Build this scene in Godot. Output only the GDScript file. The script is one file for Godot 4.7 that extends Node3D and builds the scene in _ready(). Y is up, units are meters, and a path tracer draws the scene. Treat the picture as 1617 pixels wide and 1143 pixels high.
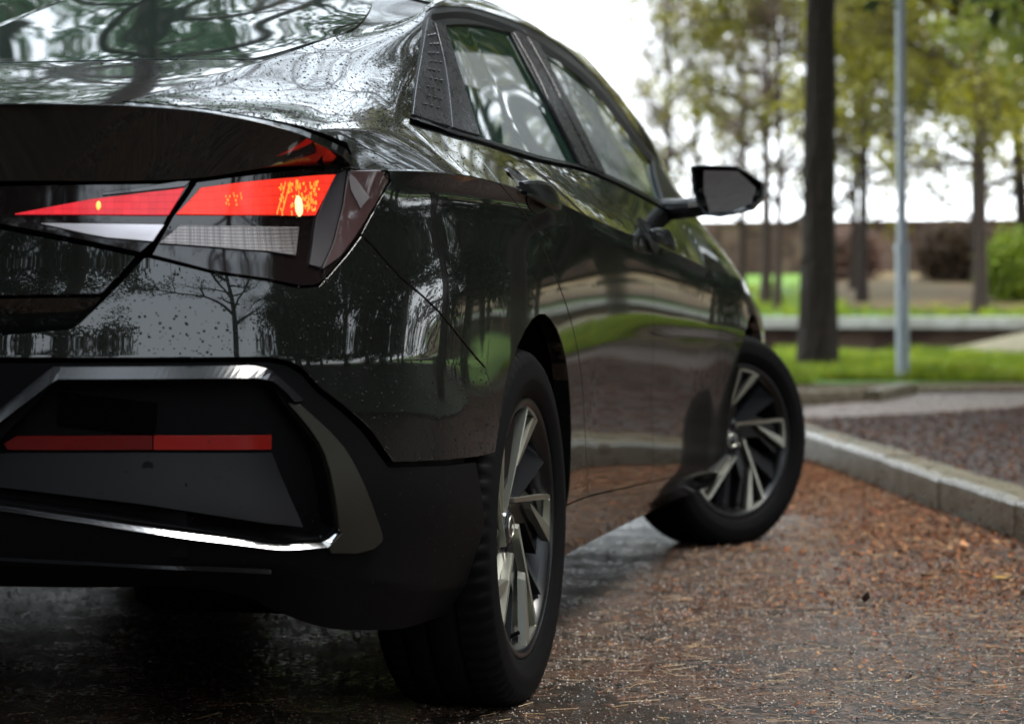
extends Node3D
# A wet dark saloon parked on a leaf-strewn park road, seen low from behind on a grey day.
# x right, y up, -z forward along the car; the rear axle stands at z = 0.

var rng := RandomNumberGenerator.new()
var M := {}
var NETS := {}
var OUT := {}
var used := {}

# ------------------------------------------------------------------ shapes
class Shape:
	var v := PackedVector3Array()
	var n := PackedVector3Array()
	var uv := PackedVector2Array()
	var c := PackedColorArray()
	func tri(a: Vector3, b: Vector3, d: Vector3, na: Vector3, nb: Vector3, nd: Vector3, ua := Vector2.ZERO, ub := Vector2.ZERO, ud := Vector2.ZERO) -> void:
		# corners counter-clockwise as seen from outside; stored clockwise
		v.append(a); v.append(d); v.append(b)
		n.append(na); n.append(nd); n.append(nb)
		uv.append(ua); uv.append(ud); uv.append(ub)
	func flat(a: Vector3, b: Vector3, d: Vector3) -> void:
		var k := (b - a).cross(d - a).normalized()
		tri(a, b, d, k, k, k)
	func quad(a: Vector3, b: Vector3, d: Vector3, e: Vector3) -> void:
		flat(a, b, d)
		flat(a, d, e)
	func mesh(m: Material) -> ArrayMesh:
		var arr := []
		arr.resize(Mesh.ARRAY_MAX)
		arr[Mesh.ARRAY_VERTEX] = v
		arr[Mesh.ARRAY_NORMAL] = n
		arr[Mesh.ARRAY_TEX_UV] = uv
		if c.size() == v.size() and c.size() > 0:
			arr[Mesh.ARRAY_COLOR] = c
		var out := ArrayMesh.new()
		out.add_surface_from_arrays(Mesh.PRIMITIVE_TRIANGLES, arr)
		out.surface_set_material(0, m)
		return out

func lin(r: float, g: float, b: float, a := 1.0) -> Color:
	var c := Color(r, g, b).linear_to_srgb()
	c.a = a
	return c

func mat(called: String, col: Color, rough := 0.5, metal := 0.0) -> StandardMaterial3D:
	var m := StandardMaterial3D.new()
	m.resource_name = called
	m.albedo_color = col
	m.roughness = rough
	m.metallic = metal
	M[called] = m
	return m

func numbered(called: String) -> String:
	used[called] = used.get(called, 0) + 1
	return called if used[called] == 1 else "%s_%03d" % [called, used[called] - 1]

func tag(o: Node, label: String, category: String, group := "") -> Node:
	o.set_meta("label", label)
	o.set_meta("category", category)
	if group:
		o.set_meta("group", group)
	return o

func thing(called: String, label: String, category: String, at := Vector3.ZERO, turn := 0.0, group := "") -> Node3D:
	var o := Node3D.new()
	o.name = numbered(called)
	add_child(o)
	o.position = at
	o.rotation.y = turn
	tag(o, label, category, group)
	return o

func part(called: String, sh: Shape, m: Material, parent: Node, label := "") -> MeshInstance3D:
	var o := MeshInstance3D.new()
	o.name = called
	o.mesh = sh.mesh(m)
	parent.add_child(o, true)
	if label:
		o.set_meta("label", label)
	return o

func struct(called: String, sh: Shape, m: Material) -> MeshInstance3D:
	var o := part(numbered(called), sh, m, self)
	o.set_meta("kind", "structure")
	return o

func scatter(called: String, mesh: Mesh, xf: Array, cols: Array, parent: Node, stuff := true) -> MultiMeshInstance3D:
	var mm := MultiMesh.new()
	mm.transform_format = MultiMesh.TRANSFORM_3D
	mm.use_colors = cols.size() > 0
	mm.mesh = mesh
	mm.instance_count = xf.size()
	for i in xf.size():
		mm.set_instance_transform(i, xf[i])
		if cols.size():
			mm.set_instance_color(i, cols[i])
	var o := MultiMeshInstance3D.new()
	o.name = called
	o.multimesh = mm
	parent.add_child(o, true)
	if stuff:
		o.set_meta("kind", "stuff")
	return o

# a box with small chamfers on its upright and level edges
func box(sh: Shape, at: Vector3, size: Vector3, ch := 0.0, turn := Basis()) -> void:
	var h := size / 2.0
	if ch <= 0.0:
		var p := []
		for i in 8:
			p.append(at + turn * Vector3(h.x * (1 if i & 1 else -1), h.y * (1 if i & 2 else -1), h.z * (1 if i & 4 else -1)))
		for f in [[4, 5, 7, 6], [1, 0, 2, 3], [5, 1, 3, 7], [0, 4, 6, 2], [6, 7, 3, 2], [0, 1, 5, 4]]:
			sh.quad(p[f[0]], p[f[1]], p[f[2]], p[f[3]])
		return
	var rings := []
	for k in 4:
		var y: float = [-h.y, -h.y + ch, h.y - ch, h.y][k]
		var inset := ch if k == 0 or k == 3 else 0.0
		var x := h.x - inset
		var z := h.z - inset
		var e := ch
		var ring := []
		for q in [[x - e, z], [x, z - e], [x, -z + e], [x - e, -z], [-x + e, -z], [-x, -z + e], [-x, z - e], [-x + e, z]]:
			ring.append(at + turn * Vector3(q[0], y, q[1]))
		rings.append(ring)
	for k in 3:
		for i in 8:
			var j := (i + 1) % 8
			sh.quad(rings[k][i], rings[k][j], rings[k + 1][j], rings[k + 1][i])
	for i in range(1, 7):
		sh.flat(rings[3][0], rings[3][i], rings[3][i + 1])
		sh.flat(rings[0][0], rings[0][i + 1], rings[0][i])

# a tapered tube along points
func tube(sh: Shape, pts: Array, rad: Array, sides := 8, lump := 0.0) -> void:
	var prev := []
	var pn := []
	var side := Vector3.RIGHT
	for i in pts.size():
		var d: Vector3 = (pts[mini(i + 1, pts.size() - 1)] - pts[maxi(i - 1, 0)]).normalized()
		if i == 0:
			side = d.cross(Vector3.UP)
			if side.length() < 0.1:
				side = d.cross(Vector3.RIGHT)
		side = (side - d * side.dot(d)).normalized()
		var up := d.cross(side)
		var ring := []
		var rn := []
		for k in sides:
			var t := TAU * k / sides
			var o := side * cos(t) + up * sin(t)
			var r: float = rad[i] * (1.0 + (rng.randf_range(-lump, lump) if lump > 0.0 else 0.0))
			ring.append(pts[i] + o * r)
			rn.append(o)
		if i > 0:
			for k in sides:
				var j := (k + 1) % sides
				var u0 := Vector2(float(k) / sides, i * 0.3)
				sh.tri(prev[k], prev[j], ring[j], pn[k], pn[j], rn[j], u0, u0, u0)
				sh.tri(prev[k], ring[j], ring[k], pn[k], rn[j], rn[k], u0, u0, u0)
		prev = ring
		pn = rn
	for e in 2:
		var ring2: Array = prev if e else []
		if e:
			for k in range(1, sides - 1):
				sh.flat(ring2[0], ring2[k], ring2[k + 1])

# lathe about the x axis: profile of Vector2(x, radius); outward side where the profile runs with rising x
func lathe_x(sh: Shape, prof: Array, seg := 48, smooth := true, a0 := 0.0, a1 := TAU) -> void:
	var nn := []
	for i in prof.size():
		var d: Vector2 = (prof[mini(i + 1, prof.size() - 1)] - prof[maxi(i - 1, 0)]).normalized()
		nn.append(Vector2(-d.y, d.x))
	for k in seg:
		var t0 := a0 + (a1 - a0) * k / seg
		var t1 := a0 + (a1 - a0) * (k + 1) / seg
		for i in prof.size() - 1:
			var q := []
			var qn := []
			for w in [[i, t0], [i + 1, t0], [i + 1, t1], [i, t1]]:
				var p: Vector2 = prof[w[0]]
				q.append(Vector3(p.x, p.y * cos(w[1]), p.y * sin(w[1])))
				var m: Vector2 = nn[w[0]]
				if not smooth:
					var d2: Vector2 = (prof[i + 1] - prof[i]).normalized()
					m = Vector2(-d2.y, d2.x)
				qn.append(Vector3(m.x, m.y * cos(w[1]), m.y * sin(w[1])))
			sh.tri(q[0], q[2], q[1], qn[0], qn[2], qn[1])
			sh.tri(q[0], q[3], q[2], qn[0], qn[3], qn[2])

# ------------------------------------------------------------------ body surfaces: nets of feature curves
func hermite_line(p: PackedVector3Array, pos: PackedFloat32Array, crease: Array, q: PackedFloat32Array) -> PackedVector3Array:
	var n := pos.size()
	var d := PackedVector3Array()
	for i in n - 1:
		d.append((p[i + 1] - p[i]) / (pos[i + 1] - pos[i]))
	var ml := PackedVector3Array()
	var mr := PackedVector3Array()
	for j in n:
		if j == 0:
			ml.append(d[0]); mr.append(d[0])
		elif j == n - 1:
			ml.append(d[n - 2]); mr.append(d[n - 2])
		elif crease.has(j):
			ml.append(d[j - 1]); mr.append(d[j])
		else:
			var h0 := pos[j] - pos[j - 1]
			var h1 := pos[j + 1] - pos[j]
			var m := (d[j] * h0 + d[j - 1] * h1) / (h0 + h1)
			ml.append(m); mr.append(m)
	var out := PackedVector3Array()
	var j := 0
	for x in q:
		while j < n - 2 and x >= pos[j + 1]:
			j += 1
		var h := pos[j + 1] - pos[j]
		var t := (x - pos[j]) / h
		var t2 := t * t
		var t3 := t2 * t
		out.append((2 * t3 - 3 * t2 + 1) * p[j] + (t3 - 2 * t2 + t) * h * mr[j] + (3 * t2 - 2 * t3) * p[j + 1] + (t3 - t2) * h * ml[j + 1])
	return out

func finer(pos: PackedFloat32Array, step: float) -> PackedFloat32Array:
	var out := PackedFloat32Array()
	for i in pos.size() - 1:
		var n := maxi(1, ceili((pos[i + 1] - pos[i]) / step - 1e-6))
		for k in n:
			out.append(pos[i] + (pos[i + 1] - pos[i]) * k / n)
	out.append(pos[pos.size() - 1])
	return out

class Net:
	var fa: PackedFloat32Array
	var fb: PackedFloat32Array
	var g: PackedVector3Array
	var n: PackedVector3Array
	var na: int
	var nb: int
	var side := 1.0
	func find(f: PackedFloat32Array, x: float) -> int:
		return clampi(f.bsearch(x, false) - 1, 0, f.size() - 2)
	func pos(a: float, b: float, off := 0.0) -> Vector3:
		var r := both(a, b)
		return r[0] + r[1] * off
	func both(a: float, b: float) -> Array:
		var i := find(fa, a)
		var j := find(fb, b)
		var x := clampf((a - fa[i]) / (fa[i + 1] - fa[i]), 0.0, 1.0)
		var y := clampf((b - fb[j]) / (fb[j + 1] - fb[j]), 0.0, 1.0)
		var k := j * na + i
		return [g[k].lerp(g[k + 1], x).lerp(g[k + na].lerp(g[k + na + 1], x), y), n[k].lerp(n[k + 1], x).lerp(n[k + na].lerp(n[k + na + 1], x), y).normalized()]

func make_net(called: String, rows: Array, apos: Array, bpos: Array, ca: Array, cb: Array, step: float, side: float) -> void:
	var net := Net.new()
	net.side = side
	net.fa = finer(PackedFloat32Array(apos), step)
	net.fb = finer(PackedFloat32Array(bpos), step)
	net.na = net.fa.size()
	net.nb = net.fb.size()
	var lines := []
	for r in rows:
		var p := PackedVector3Array()
		for k in range(0, r.size(), 3):
			p.append(Vector3(r[k], r[k + 1], -r[k + 2]))
		lines.append(hermite_line(p, PackedFloat32Array(apos), ca, net.fa))
	net.g.resize(net.na * net.nb)
	net.n.resize(net.na * net.nb)
	for i in net.na:
		var p := PackedVector3Array()
		for l in lines:
			p.append(l[i])
		var col := hermite_line(p, PackedFloat32Array(bpos), cb, net.fb)
		for j in net.nb:
			net.g[j * net.na + i] = col[j]
	for j in net.nb:
		for i in net.na:
			var da := net.g[j * net.na + mini(i + 1, net.na - 1)] - net.g[j * net.na + maxi(i - 1, 0)]
			var db := net.g[mini(j + 1, net.nb - 1) * net.na + i] - net.g[maxi(j - 1, 0) * net.na + i]
			net.n[j * net.na + i] = (da.cross(db) * side).normalized()
	# on the middle of the car the surface runs straight across
	for j in net.nb:
		if absf(net.g[j * net.na].x) < 1e-5 and absf(net.g[j * net.na + 1].x) > 1e-5:
			net.n[j * net.na].x = 0.0
			net.n[j * net.na] = net.n[j * net.na].normalized()
	NETS[called] = net

func poly(list: Array) -> PackedVector2Array:
	var p := PackedVector2Array()
	for k in range(0, list.size(), 2):
		p.append(Vector2(list[k], list[k + 1]))
	if Geometry2D.is_polygon_clockwise(p):
		p.reverse()
	return p

func mark_edges(net: Net, line: PackedVector2Array, marks: Dictionary) -> void:
	for k in line.size():
		var p := line[k]
		var q := line[(k + 1) % line.size()]
		var steps := maxi(1, ceili(p.distance_to(q) / 0.0025))
		for s in steps + 1:
			var w := p.lerp(q, float(s) / steps)
			for e in [Vector2(0, 0), Vector2(1e-4, 1e-4), Vector2(-1e-4, -1e-4)]:
				marks[net.find(net.fb, w.y + e.y) * net.na + net.find(net.fa, w.x + e.x)] = true

# one sheet of bodywork: the part of a net inside an outline, with its edges turned in
func panel(sh: Shape, netname: String, outline: Array, o := {}) -> void:
	var net: Net = NETS[netname]
	var off: float = o.get("off", 0.0)
	var slope: float = o.get("slope", 0.0)
	var b0: float = o.get("b0", 0.0)
	var depth: float = o.get("depth", 0.012)
	var gap: float = o.get("gap", 0.0018)
	var mirror: bool = o.get("mirror", false)
	var edge := poly(outline)
	if gap != 0.0:
		for p in edge.size():
			if edge[p].x < 0.002:
				edge[p].x = -0.05
		var cut := Geometry2D.offset_polygon(edge, -gap, Geometry2D.JOIN_ROUND if o.get("round", false) else Geometry2D.JOIN_MITER)
		if cut.is_empty():
			return
		cut.sort_custom(func(x, y): return x.size() > y.size())
		edge = cut[0]
		if Geometry2D.is_polygon_clockwise(edge):
			edge.reverse()
		for p in edge.size():
			edge[p].x = maxf(edge[p].x, 0.0)
	var holes := []
	for h in o.get("holes", []):
		holes.append(poly(h))
	var marks := {}
	mark_edges(net, edge, marks)
	for h in holes:
		mark_edges(net, h, marks)
	var lo := edge[0]
	var hi := edge[0]
	for p in edge:
		lo = lo.min(p)
		hi = hi.max(p)
	var i0 := net.find(net.fa, lo.x)
	var i1 := net.find(net.fa, hi.x)
	var j0 := net.find(net.fb, lo.y)
	var j1 := net.find(net.fb, hi.y)
	var back := mirror != (net.side < 0.0)
	for i in range(i0, i1 + 1):
		# where this column's middle line enters and leaves
		var xm := (net.fa[i] + net.fa[i + 1]) / 2.0
		for j in range(j0, j1 + 1):
			var k := j * net.na + i
			if marks.has(k):
				var cell := PackedVector2Array([Vector2(net.fa[i], net.fb[j]), Vector2(net.fa[i + 1], net.fb[j]), Vector2(net.fa[i + 1], net.fb[j + 1]), Vector2(net.fa[i], net.fb[j + 1])])
				var bits := Geometry2D.intersect_polygons(cell, edge)
				for h in holes:
					var rest := []
					for b in bits:
						for c in Geometry2D.clip_polygons(b, h):
							if not Geometry2D.is_polygon_clockwise(c):
								rest.append(c)
					bits.assign(rest)
				for b in bits:
					if Geometry2D.is_polygon_clockwise(b):
						b.reverse()
					var t := Geometry2D.triangulate_polygon(b)
					for q in range(0, t.size(), 3):
						var c := [b[t[q]], b[t[q + 1]], b[t[q + 2]]]
						if (c[1] - c[0]).cross(c[2] - c[0]) < 0.0:
							c = [c[0], c[2], c[1]]
						put(sh, net, c, off, slope, b0, mirror, back)
			else:
				var mid := Vector2(xm, (net.fb[j] + net.fb[j + 1]) / 2.0)
				if not Geometry2D.is_point_in_polygon(mid, edge):
					continue
				var inside := true
				for h in holes:
					if Geometry2D.is_point_in_polygon(mid, h):
						inside = false
				if not inside:
					continue
				var p00 := Vector2(net.fa[i], net.fb[j])
				var p11 := Vector2(net.fa[i + 1], net.fb[j + 1])
				put(sh, net, [p00, Vector2(p11.x, p00.y), p11], off, slope, b0, mirror, back)
				put(sh, net, [p00, p11, Vector2(p00.x, p11.y)], off, slope, b0, mirror, back)
	if depth > 0.0:
		turn_in(sh, net, edge, off, slope, b0, depth, mirror, 1.0)
		for h in holes:
			turn_in(sh, net, h, off, slope, b0, o.get("hole_depth", depth), mirror, -1.0)

func put(sh: Shape, net: Net, c: Array, off: float, slope: float, b0: float, mirror: bool, back: bool) -> void:
	var p := []
	var q := []
	for w in c:
		var r := net.both(w.x, w.y)
		var n: Vector3 = r[1]
		var at: Vector3 = r[0] + n * (off + slope * (w.y - b0))
		if slope != 0.0:
			n = (n - Vector3.UP * slope).normalized()
		if mirror:
			at.x = -at.x
			n.x = -n.x
		p.append(at)
		q.append(n)
	if back:
		sh.tri(p[0], p[2], p[1], q[0], q[2], q[1], c[0], c[2], c[1])
	else:
		sh.tri(p[0], p[1], p[2], q[0], q[1], q[2], c[0], c[1], c[2])

func turn_in(sh: Shape, net: Net, edge: PackedVector2Array, off: float, slope: float, b0: float, depth: float, mirror: bool, way: float) -> void:
	for k in edge.size():
		var p := edge[k]
		var q := edge[(k + 1) % edge.size()]
		if p.x < 0.0005 and q.x < 0.0005:
			continue
		var steps := maxi(1, ceili(p.distance_to(q) / 0.014))
		for s in steps:
			var w0 := p.lerp(q, float(s) / steps)
			var w1 := p.lerp(q, float(s + 1) / steps)
			var r0 := net.both(w0.x, w0.y)
			var r1 := net.both(w1.x, w1.y)
			var o0: float = off + slope * (w0.y - b0)
			var o1: float = off + slope * (w1.y - b0)
			var along: Vector3 = r1[0] - r0[0]
			var out := (along.cross(r0[1]) * way * net.side).normalized()
			var lip := minf(0.0022, depth * 0.3)
			var rows := [[0.0, 0.3], [lip, 1.0], [depth, 1.0]]
			for z in 2:
				var t: Array = rows[z]
				var u: Array = rows[z + 1]
				var a: Vector3 = r0[0] + r0[1] * (o0 - t[0]) + out * (0.0 if z == 0 else 0.0007)
				var b: Vector3 = r1[0] + r1[1] * (o1 - t[0]) + out * (0.0 if z == 0 else 0.0007)
				var c: Vector3 = r1[0] + r1[1] * (o1 - u[0]) + out * 0.0007
				var d: Vector3 = r0[0] + r0[1] * (o0 - u[0]) + out * 0.0007
				var na: Vector3 = (r0[1] as Vector3).lerp(out, t[1]).normalized()
				var nd: Vector3 = (r0[1] as Vector3).lerp(out, u[1]).normalized()
				if mirror:
					for e in [0]:
						a.x = -a.x; b.x = -b.x; c.x = -c.x; d.x = -d.x
						na.x = -na.x; nd.x = -nd.x
				if mirror == (way * net.side < 0.0):
					sh.tri(a, d, c, na, nd, nd)
					sh.tri(a, c, b, na, nd, na)
				else:
					sh.tri(a, c, d, na, nd, nd)
					sh.tri(a, b, c, na, na, nd)

# points at equal steps along a line in a net's own measure
func even(line: Array, n: int) -> PackedVector2Array:
	var p := PackedVector2Array()
	for k in range(0, line.size(), 2):
		p.append(Vector2(line[k], line[k + 1]))
	var total := 0.0
	for k in p.size() - 1:
		total += p[k].distance_to(p[k + 1])
	var out := PackedVector2Array()
	for s in n + 1:
		var want := total * s / n
		var k := 0
		while k < p.size() - 2 and want > p[k].distance_to(p[k + 1]) + 1e-9:
			want -= p[k].distance_to(p[k + 1])
			k += 1
		out.append(p[k].lerp(p[k + 1], clampf(want / maxf(p[k].distance_to(p[k + 1]), 1e-6), 0.0, 1.0)))
	return out

# a strip between two lines on a net, each at its own height above the surface
func ribbon(sh: Shape, netname: String, la: Array, oa: float, lb: Array, ob: float, mirror := false, n := 60) -> void:
	var net: Net = NETS[netname]
	var p := even(la, n)
	var q := even(lb, n)
	for k in n:
		var a := net.pos(p[k].x, p[k].y, oa)
		var b := net.pos(p[k + 1].x, p[k + 1].y, oa)
		var c := net.pos(q[k + 1].x, q[k + 1].y, ob)
		var d := net.pos(q[k].x, q[k].y, ob)
		if mirror:
			a.x = -a.x; b.x = -b.x; c.x = -c.x; d.x = -d.x
			sh.quad(a, b, c, d)
		else:
			sh.quad(a, d, c, b)

func body_data() -> void:
	# feature curves of the bodywork in metres (across, up, along the car), one row per curve
	var r := []
	r = []
	r.append([0, .295, -.965, .2934, .295, -.9582, .479, .295, -.937, .6091, .295, -.8979, .6832, .28, -.8576, .7277, .25, -.8101, .7645, .22, -.7288, .8205, .2, -.5912, .837, .19, -.3778, .835, .185, -.1003, .83, .185, .1985, .822, .185, .5989, .819, .185, .9998, .819, .185, 1.6003, .824, .185, 2.2019, .846, .185, 2.7217, .8423, .185, 3.0432, .7947, .185, 3.3531, .7042, .22, 3.4884, .3393, .22, 3.5607, 0, .22, 3.58])
	r.append([0, .335, -1.04, .2979, .335, -1.0331, .4933, .335, -1.0106, .637, .335, -.9675, .7287, .335, -.9172, .7906, .315, -.851, .8364, .29, -.7501, .8652, .265, -.5962, .876, .245, -.3789, .863, .225, -.1002, .858, .225, .199, .85, .225, .5993, .847, .225, .9998, .847, .225, 1.6002, .852, .225, 2.2013, .884, .225, 2.7209, .8802, .225, 3.0464, .8304, .225, 3.3659, .7212, .26, 3.5224, .3444, .26, 3.5984, 0, .26, 3.618])
	r.append([0, .4, -1.063, .2993, .4, -1.056, .4977, .4, -1.0332, .6455, .4, -.9889, .7427, .4, -.9355, .8099, .4, -.8635, .8585, .4, -.7566, .894, .385, -.5993, .906, .345, -.3798, .901, .32, -.1, .888, .318, .1996, .871, .315, .5996, .865, .305, .9999, .865, .285, 1.6001, .873, .265, 2.2007, .904, .25, 2.7205, .9061, .25, 3.0486, .8549, .26, 3.3746, .7328, .3, 3.5457, .3479, .3, 3.6241, 0, .3, 3.644])
	r.append([0, .5, -1.071, .2998, .5, -1.064, .4992, .5, -1.0411, .6485, .5, -.9963, .7476, .5, -.9418, .8166, .5, -.8678, .8662, .5, -.7589, .898, .49, -.5998, .912, .47, -.38, .91, .45, -.1, .898, .44, .1998, .883, .43, .5997, .878, .42, .9999, .878, .41, 1.6001, .885, .4, 2.2005, .914, .4, 2.7203, .914, .4, 3.0493, .8625, .4, 3.3773, .7364, .42, 3.5528, .3489, .42, 3.6321, 0, .42, 3.652])
	r.append([0, .617, -1.075, .3, .617, -1.068, .5, .617, -1.045, .65, .617, -1, .75, .617, -.945, .82, .617, -.87, .87, .617, -.76, .9, .612, -.6, .912, .605, -.38, .915, .598, -.1, .907, .6, .1999, .897, .612, .5999, .893, .622, 1, .893, .62, 1.6, .899, .61, 2.2001, .923, .585, 2.7201, .922, .56, 3.05, .87, .54, 3.38, .74, .52, 3.56, .35, .52, 3.64, 0, .52, 3.66])
	r.append([0, .7, -1.057, .2989, .7, -1.05, .4966, .7, -1.0273, .6433, .7, -.9833, .7391, .7, -.9307, .8049, .7, -.8602, .8585, .71, -.7566, .895, .73, -.5995, .911, .74, -.38, .915, .74, -.1, .909, .735, .2, .901, .72, .6, .898, .705, 1, .898, .68, 1.6, .903, .66, 2.2, .925, .64, 2.72, .922, .63, 3.05, .87, .62, 3.38, .74, .61, 3.56, .35, .61, 3.64, 0, .61, 3.66])
	r.append([0, .8, -1.023, .2969, .8, -1.0161, .4901, .8, -.994, .6307, .8, -.9517, .7184, .8, -.9037, .7781, .805, -.8428, .8316, .825, -.7486, .8702, .85, -.5967, .89, .858, -.3793, .901, .857, -.1, .904, .846, .1999, .9, .832, .6, .898, .818, 1, .897, .792, 1.6, .9, .762, 2.2001, .92, .735, 2.7201, .9021, .715, 3.0483, .8512, .69, 3.3733, .7311, .66, 3.5421, .3473, .66, 3.6202, 0, .66, 3.64])
	r.append([0, .862, -1.009, .296, .862, -1.0021, .4874, .862, -.9802, .6255, .863, -.9387, .7099, .879, -.8926, .768, .888, -.8363, .8297, .888, -.7481, .8801, .893, -.5978, .902, .895, -.3797, .909, .893, -.1, .906, .885, .1999, .898, .868, .5999, .894, .852, 1, .891, .83, 1.6, .892, .8, 2.2003, .911, .775, 2.7203, .8821, .75, 3.0466, .8323, .72, 3.3666, .7221, .69, 3.5242, .3446, .69, 3.6004, 0, .69, 3.62])
	make_net("body", r, [0, .3001, .5014, .658, .7721, .8747, .9956, 1.1583, 1.3787, 1.6587, 1.9587, 2.3588, 2.7588, 3.3588, 3.9588, 4.4793, 4.8093, 5.1434, 5.3654, 5.7636, 6.1141], [0, .08, .16, .255, .36, .45, .54, .595], [], [1, 4], .009, 1.0)
	r = []
	r.append([0, .965, -1.035, .561, .962, -.997, .63, .958, -.972, .7, .949, -.94, .775, .929, -.892, .825, .9, -.83])
	r.append([0, .865, -1.012, .45, .8619, -.9871, .54, .8613, -.9676, .645, .8657, -.9299, .745, .8851, -.8617, .822, .8879, -.762])
	make_net("face", r, [0, .5065, .5893, .6839, .7908, .8962], [0, .1025], [1], [], .009, -1.0)
	r = []
	r.append([.825, .9, -.83, .8231, .8879, -.76, .8926, .8943, -.52, .9052, .895, -.32, .9083, .8896, .05, .8998, .8723, .5, .8948, .8559, .9, .8916, .8378, 1.4, .8899, .8154, 1.9, .8911, .8025, 2.15, .9047, .789, 2.45])
	r.append([.775, .929, -.892, .785, .945, -.755, .8, .965, -.49, .775, .997, -.294, .795, .988, .066, .8, .987, .506, .805, .992, .905, .815, .978, 1.42, .82, .951, 1.917, .825, .937, 2.12, .83, .925, 2.38])
	r.append([.7, .949, -.94, .735, .968, -.705, .715, 1.05, -.34, .705, 1.12, -.05, .715, 1.14, .2, .715, 1.155, .52, .718, 1.17, .88, .715, 1.18, 1.45, .73, 1.115, 1.98, .765, 1.035, 2.25, .79, .985, 2.5])
	r.append([.63, .958, -.972, .66, 1.01, -.6, .65, 1.115, -.24, .658, 1.205, .09, .65, 1.263, .289, .632, 1.3, .56, .62, 1.323, .847, .61, 1.343, 1.486, .64, 1.271, 2.04, .7, 1.12, 2.45, .755, 1.015, 2.56])
	r.append([.561, .962, -.997, .583, 1.079, -.48, .59, 1.157, -.138, .585, 1.254, .349, .575, 1.309, .568, .56, 1.345, .75, .545, 1.375, .95, .535, 1.4, 1.5, .56, 1.372, 2.18, .64, 1.2, 2.66, .72, 1.03, 2.74])
	make_net("upper", r, [0, .271, .5944, .9019, 1.1849, 1.5192, 1.8493, 2.4044, 2.959, 3.298, 3.5346], [0, .1405, .3209, .4782, .6574], [], [1], .009, 1.0)
	r = []
	r.append([0, .967, -1.035, .3, .966, -1.03, .45, .965, -1.018, .561, .962, -.997])
	r.append([0, 1, -.85, .3, .999, -.845, .45, 1, -.83, .565, 1.005, -.8])
	r.append([0, 1.078, -.55, .3, 1.078, -.535, .45, 1.079, -.515, .583, 1.079, -.48])
	make_net("deck", r, [0, .3002, .451, .5742], [0, .1922, .5131], [], [], .009, 1.0)
	r = []
	r.append([0, 1.078, -.55, .3, 1.078, -.535, .45, 1.079, -.515, .583, 1.079, -.48])
	r.append([0, 1.185, -.215, .3, 1.178, -.2, .47, 1.168, -.17, .59, 1.157, -.138])
	r.append([0, 1.325, .27, .3, 1.315, .285, .47, 1.285, .32, .585, 1.254, .349])
	r.append([0, 1.378, .49, .3, 1.368, .5, .45, 1.34, .535, .575, 1.309, .568])
	make_net("glass", r, [0, .3004, .4647, .5941], [0, .3522, .8545, 1.0787], [], [], .012, 1.0)
	r = []
	r.append([0, 1.378, .49, .3, 1.368, .5, .45, 1.34, .535, .575, 1.309, .568])
	r.append([0, 1.41, .85, .3, 1.402, .86, .45, 1.386, .9, .545, 1.375, .95])
	r.append([0, 1.418, 1.4, .3, 1.414, 1.42, .45, 1.408, 1.46, .535, 1.4, 1.5])
	r.append([0, 1.402, 1.85, .3, 1.398, 1.9, .45, 1.387, 2.05, .56, 1.372, 2.18])
	make_net("roof", r, [0, .3014, .4715, .598], [0, .3699, .9253, 1.4757], [], [], .03, 1.0)
	r = []
	r.append([0, 1.402, 1.85, .3, 1.398, 1.9, .45, 1.387, 2.05, .56, 1.372, 2.18])
	r.append([0, 1.22, 2.35, .3, 1.215, 2.4, .5, 1.205, 2.53, .64, 1.2, 2.66])
	r.append([0, 1.06, 2.82, .3, 1.055, 2.85, .55, 1.04, 2.9, .72, 1.03, 2.74])
	make_net("shield", r, [0, .3033, .5388, .7374], [0, .5241, .9207], [], [], .03, 1.0)
	r = []
	r.append([.9047, .789, 2.45, .825, .93, 2.38, .72, 1.03, 2.74, .35, 1.05, 2.9, 0, 1.06, 2.85])
	r.append([.911, .775, 2.72, .85, .865, 2.72, .72, .96, 2.85, .35, .985, 3, 0, .99, 3])
	r.append([.8768, .7456, 3.1, .82, .8, 3.1, .66, .86, 3.15, .35, .89, 3.2, 0, .9, 3.2])
	r.append([.8323, .72, 3.3666, .74, .745, 3.36, .6, .775, 3.4, .35, .8, 3.45, 0, .81, 3.46])
	r.append([.7221, .69, 3.5242, .6, .7, 3.52, .5, .71, 3.54, .33, .72, 3.58, 0, .725, 3.6])
	make_net("hood", r, [0, .1164, .3213, .6313, .9783], [0, .2065, .5129, .7851, .9678], [], [], .03, -1.0)
	# outlines of the panels and trims, measured along and across the bodywork
	OUT["bumper_upper"] = [0, .3633, 0, .455, .1391, .397, .4152, .3995, .5024, .4071, .5127, .409, .5235, .4174, .5318, .4265, .5785, .4744, .6072, .502, .6143, .5028, .7059, .4848, .786, .476, .8322, .4678, .8472, .4672, .8739, .4683, .888, .4765, .9175, .4909, .9787, .5158, .9793, .5171, .9982, .5043, 1.0286, .4794, 1.052, .4639, 1.089, .4448, 1.1345, .4253, 1.2005, .4009, 1.2478, .3866, 1.3023, .3731, 1.3946, .3525, 1.486, .2872, 1.4584, .2477, 1.3629, .2412, 1.2654, .2349, 1.1837, .2283, 1.079, .2238, 1.0216, .2226, .9951, .2417, .9621, .2675, .9436, .2789, .8607, .3236, .8529, .3289, .8365, .3438, .8275, .3502, .812, .3566, .7912, .3619, .7774, .3636, .7581, .3639, .1425, .3624]
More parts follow.
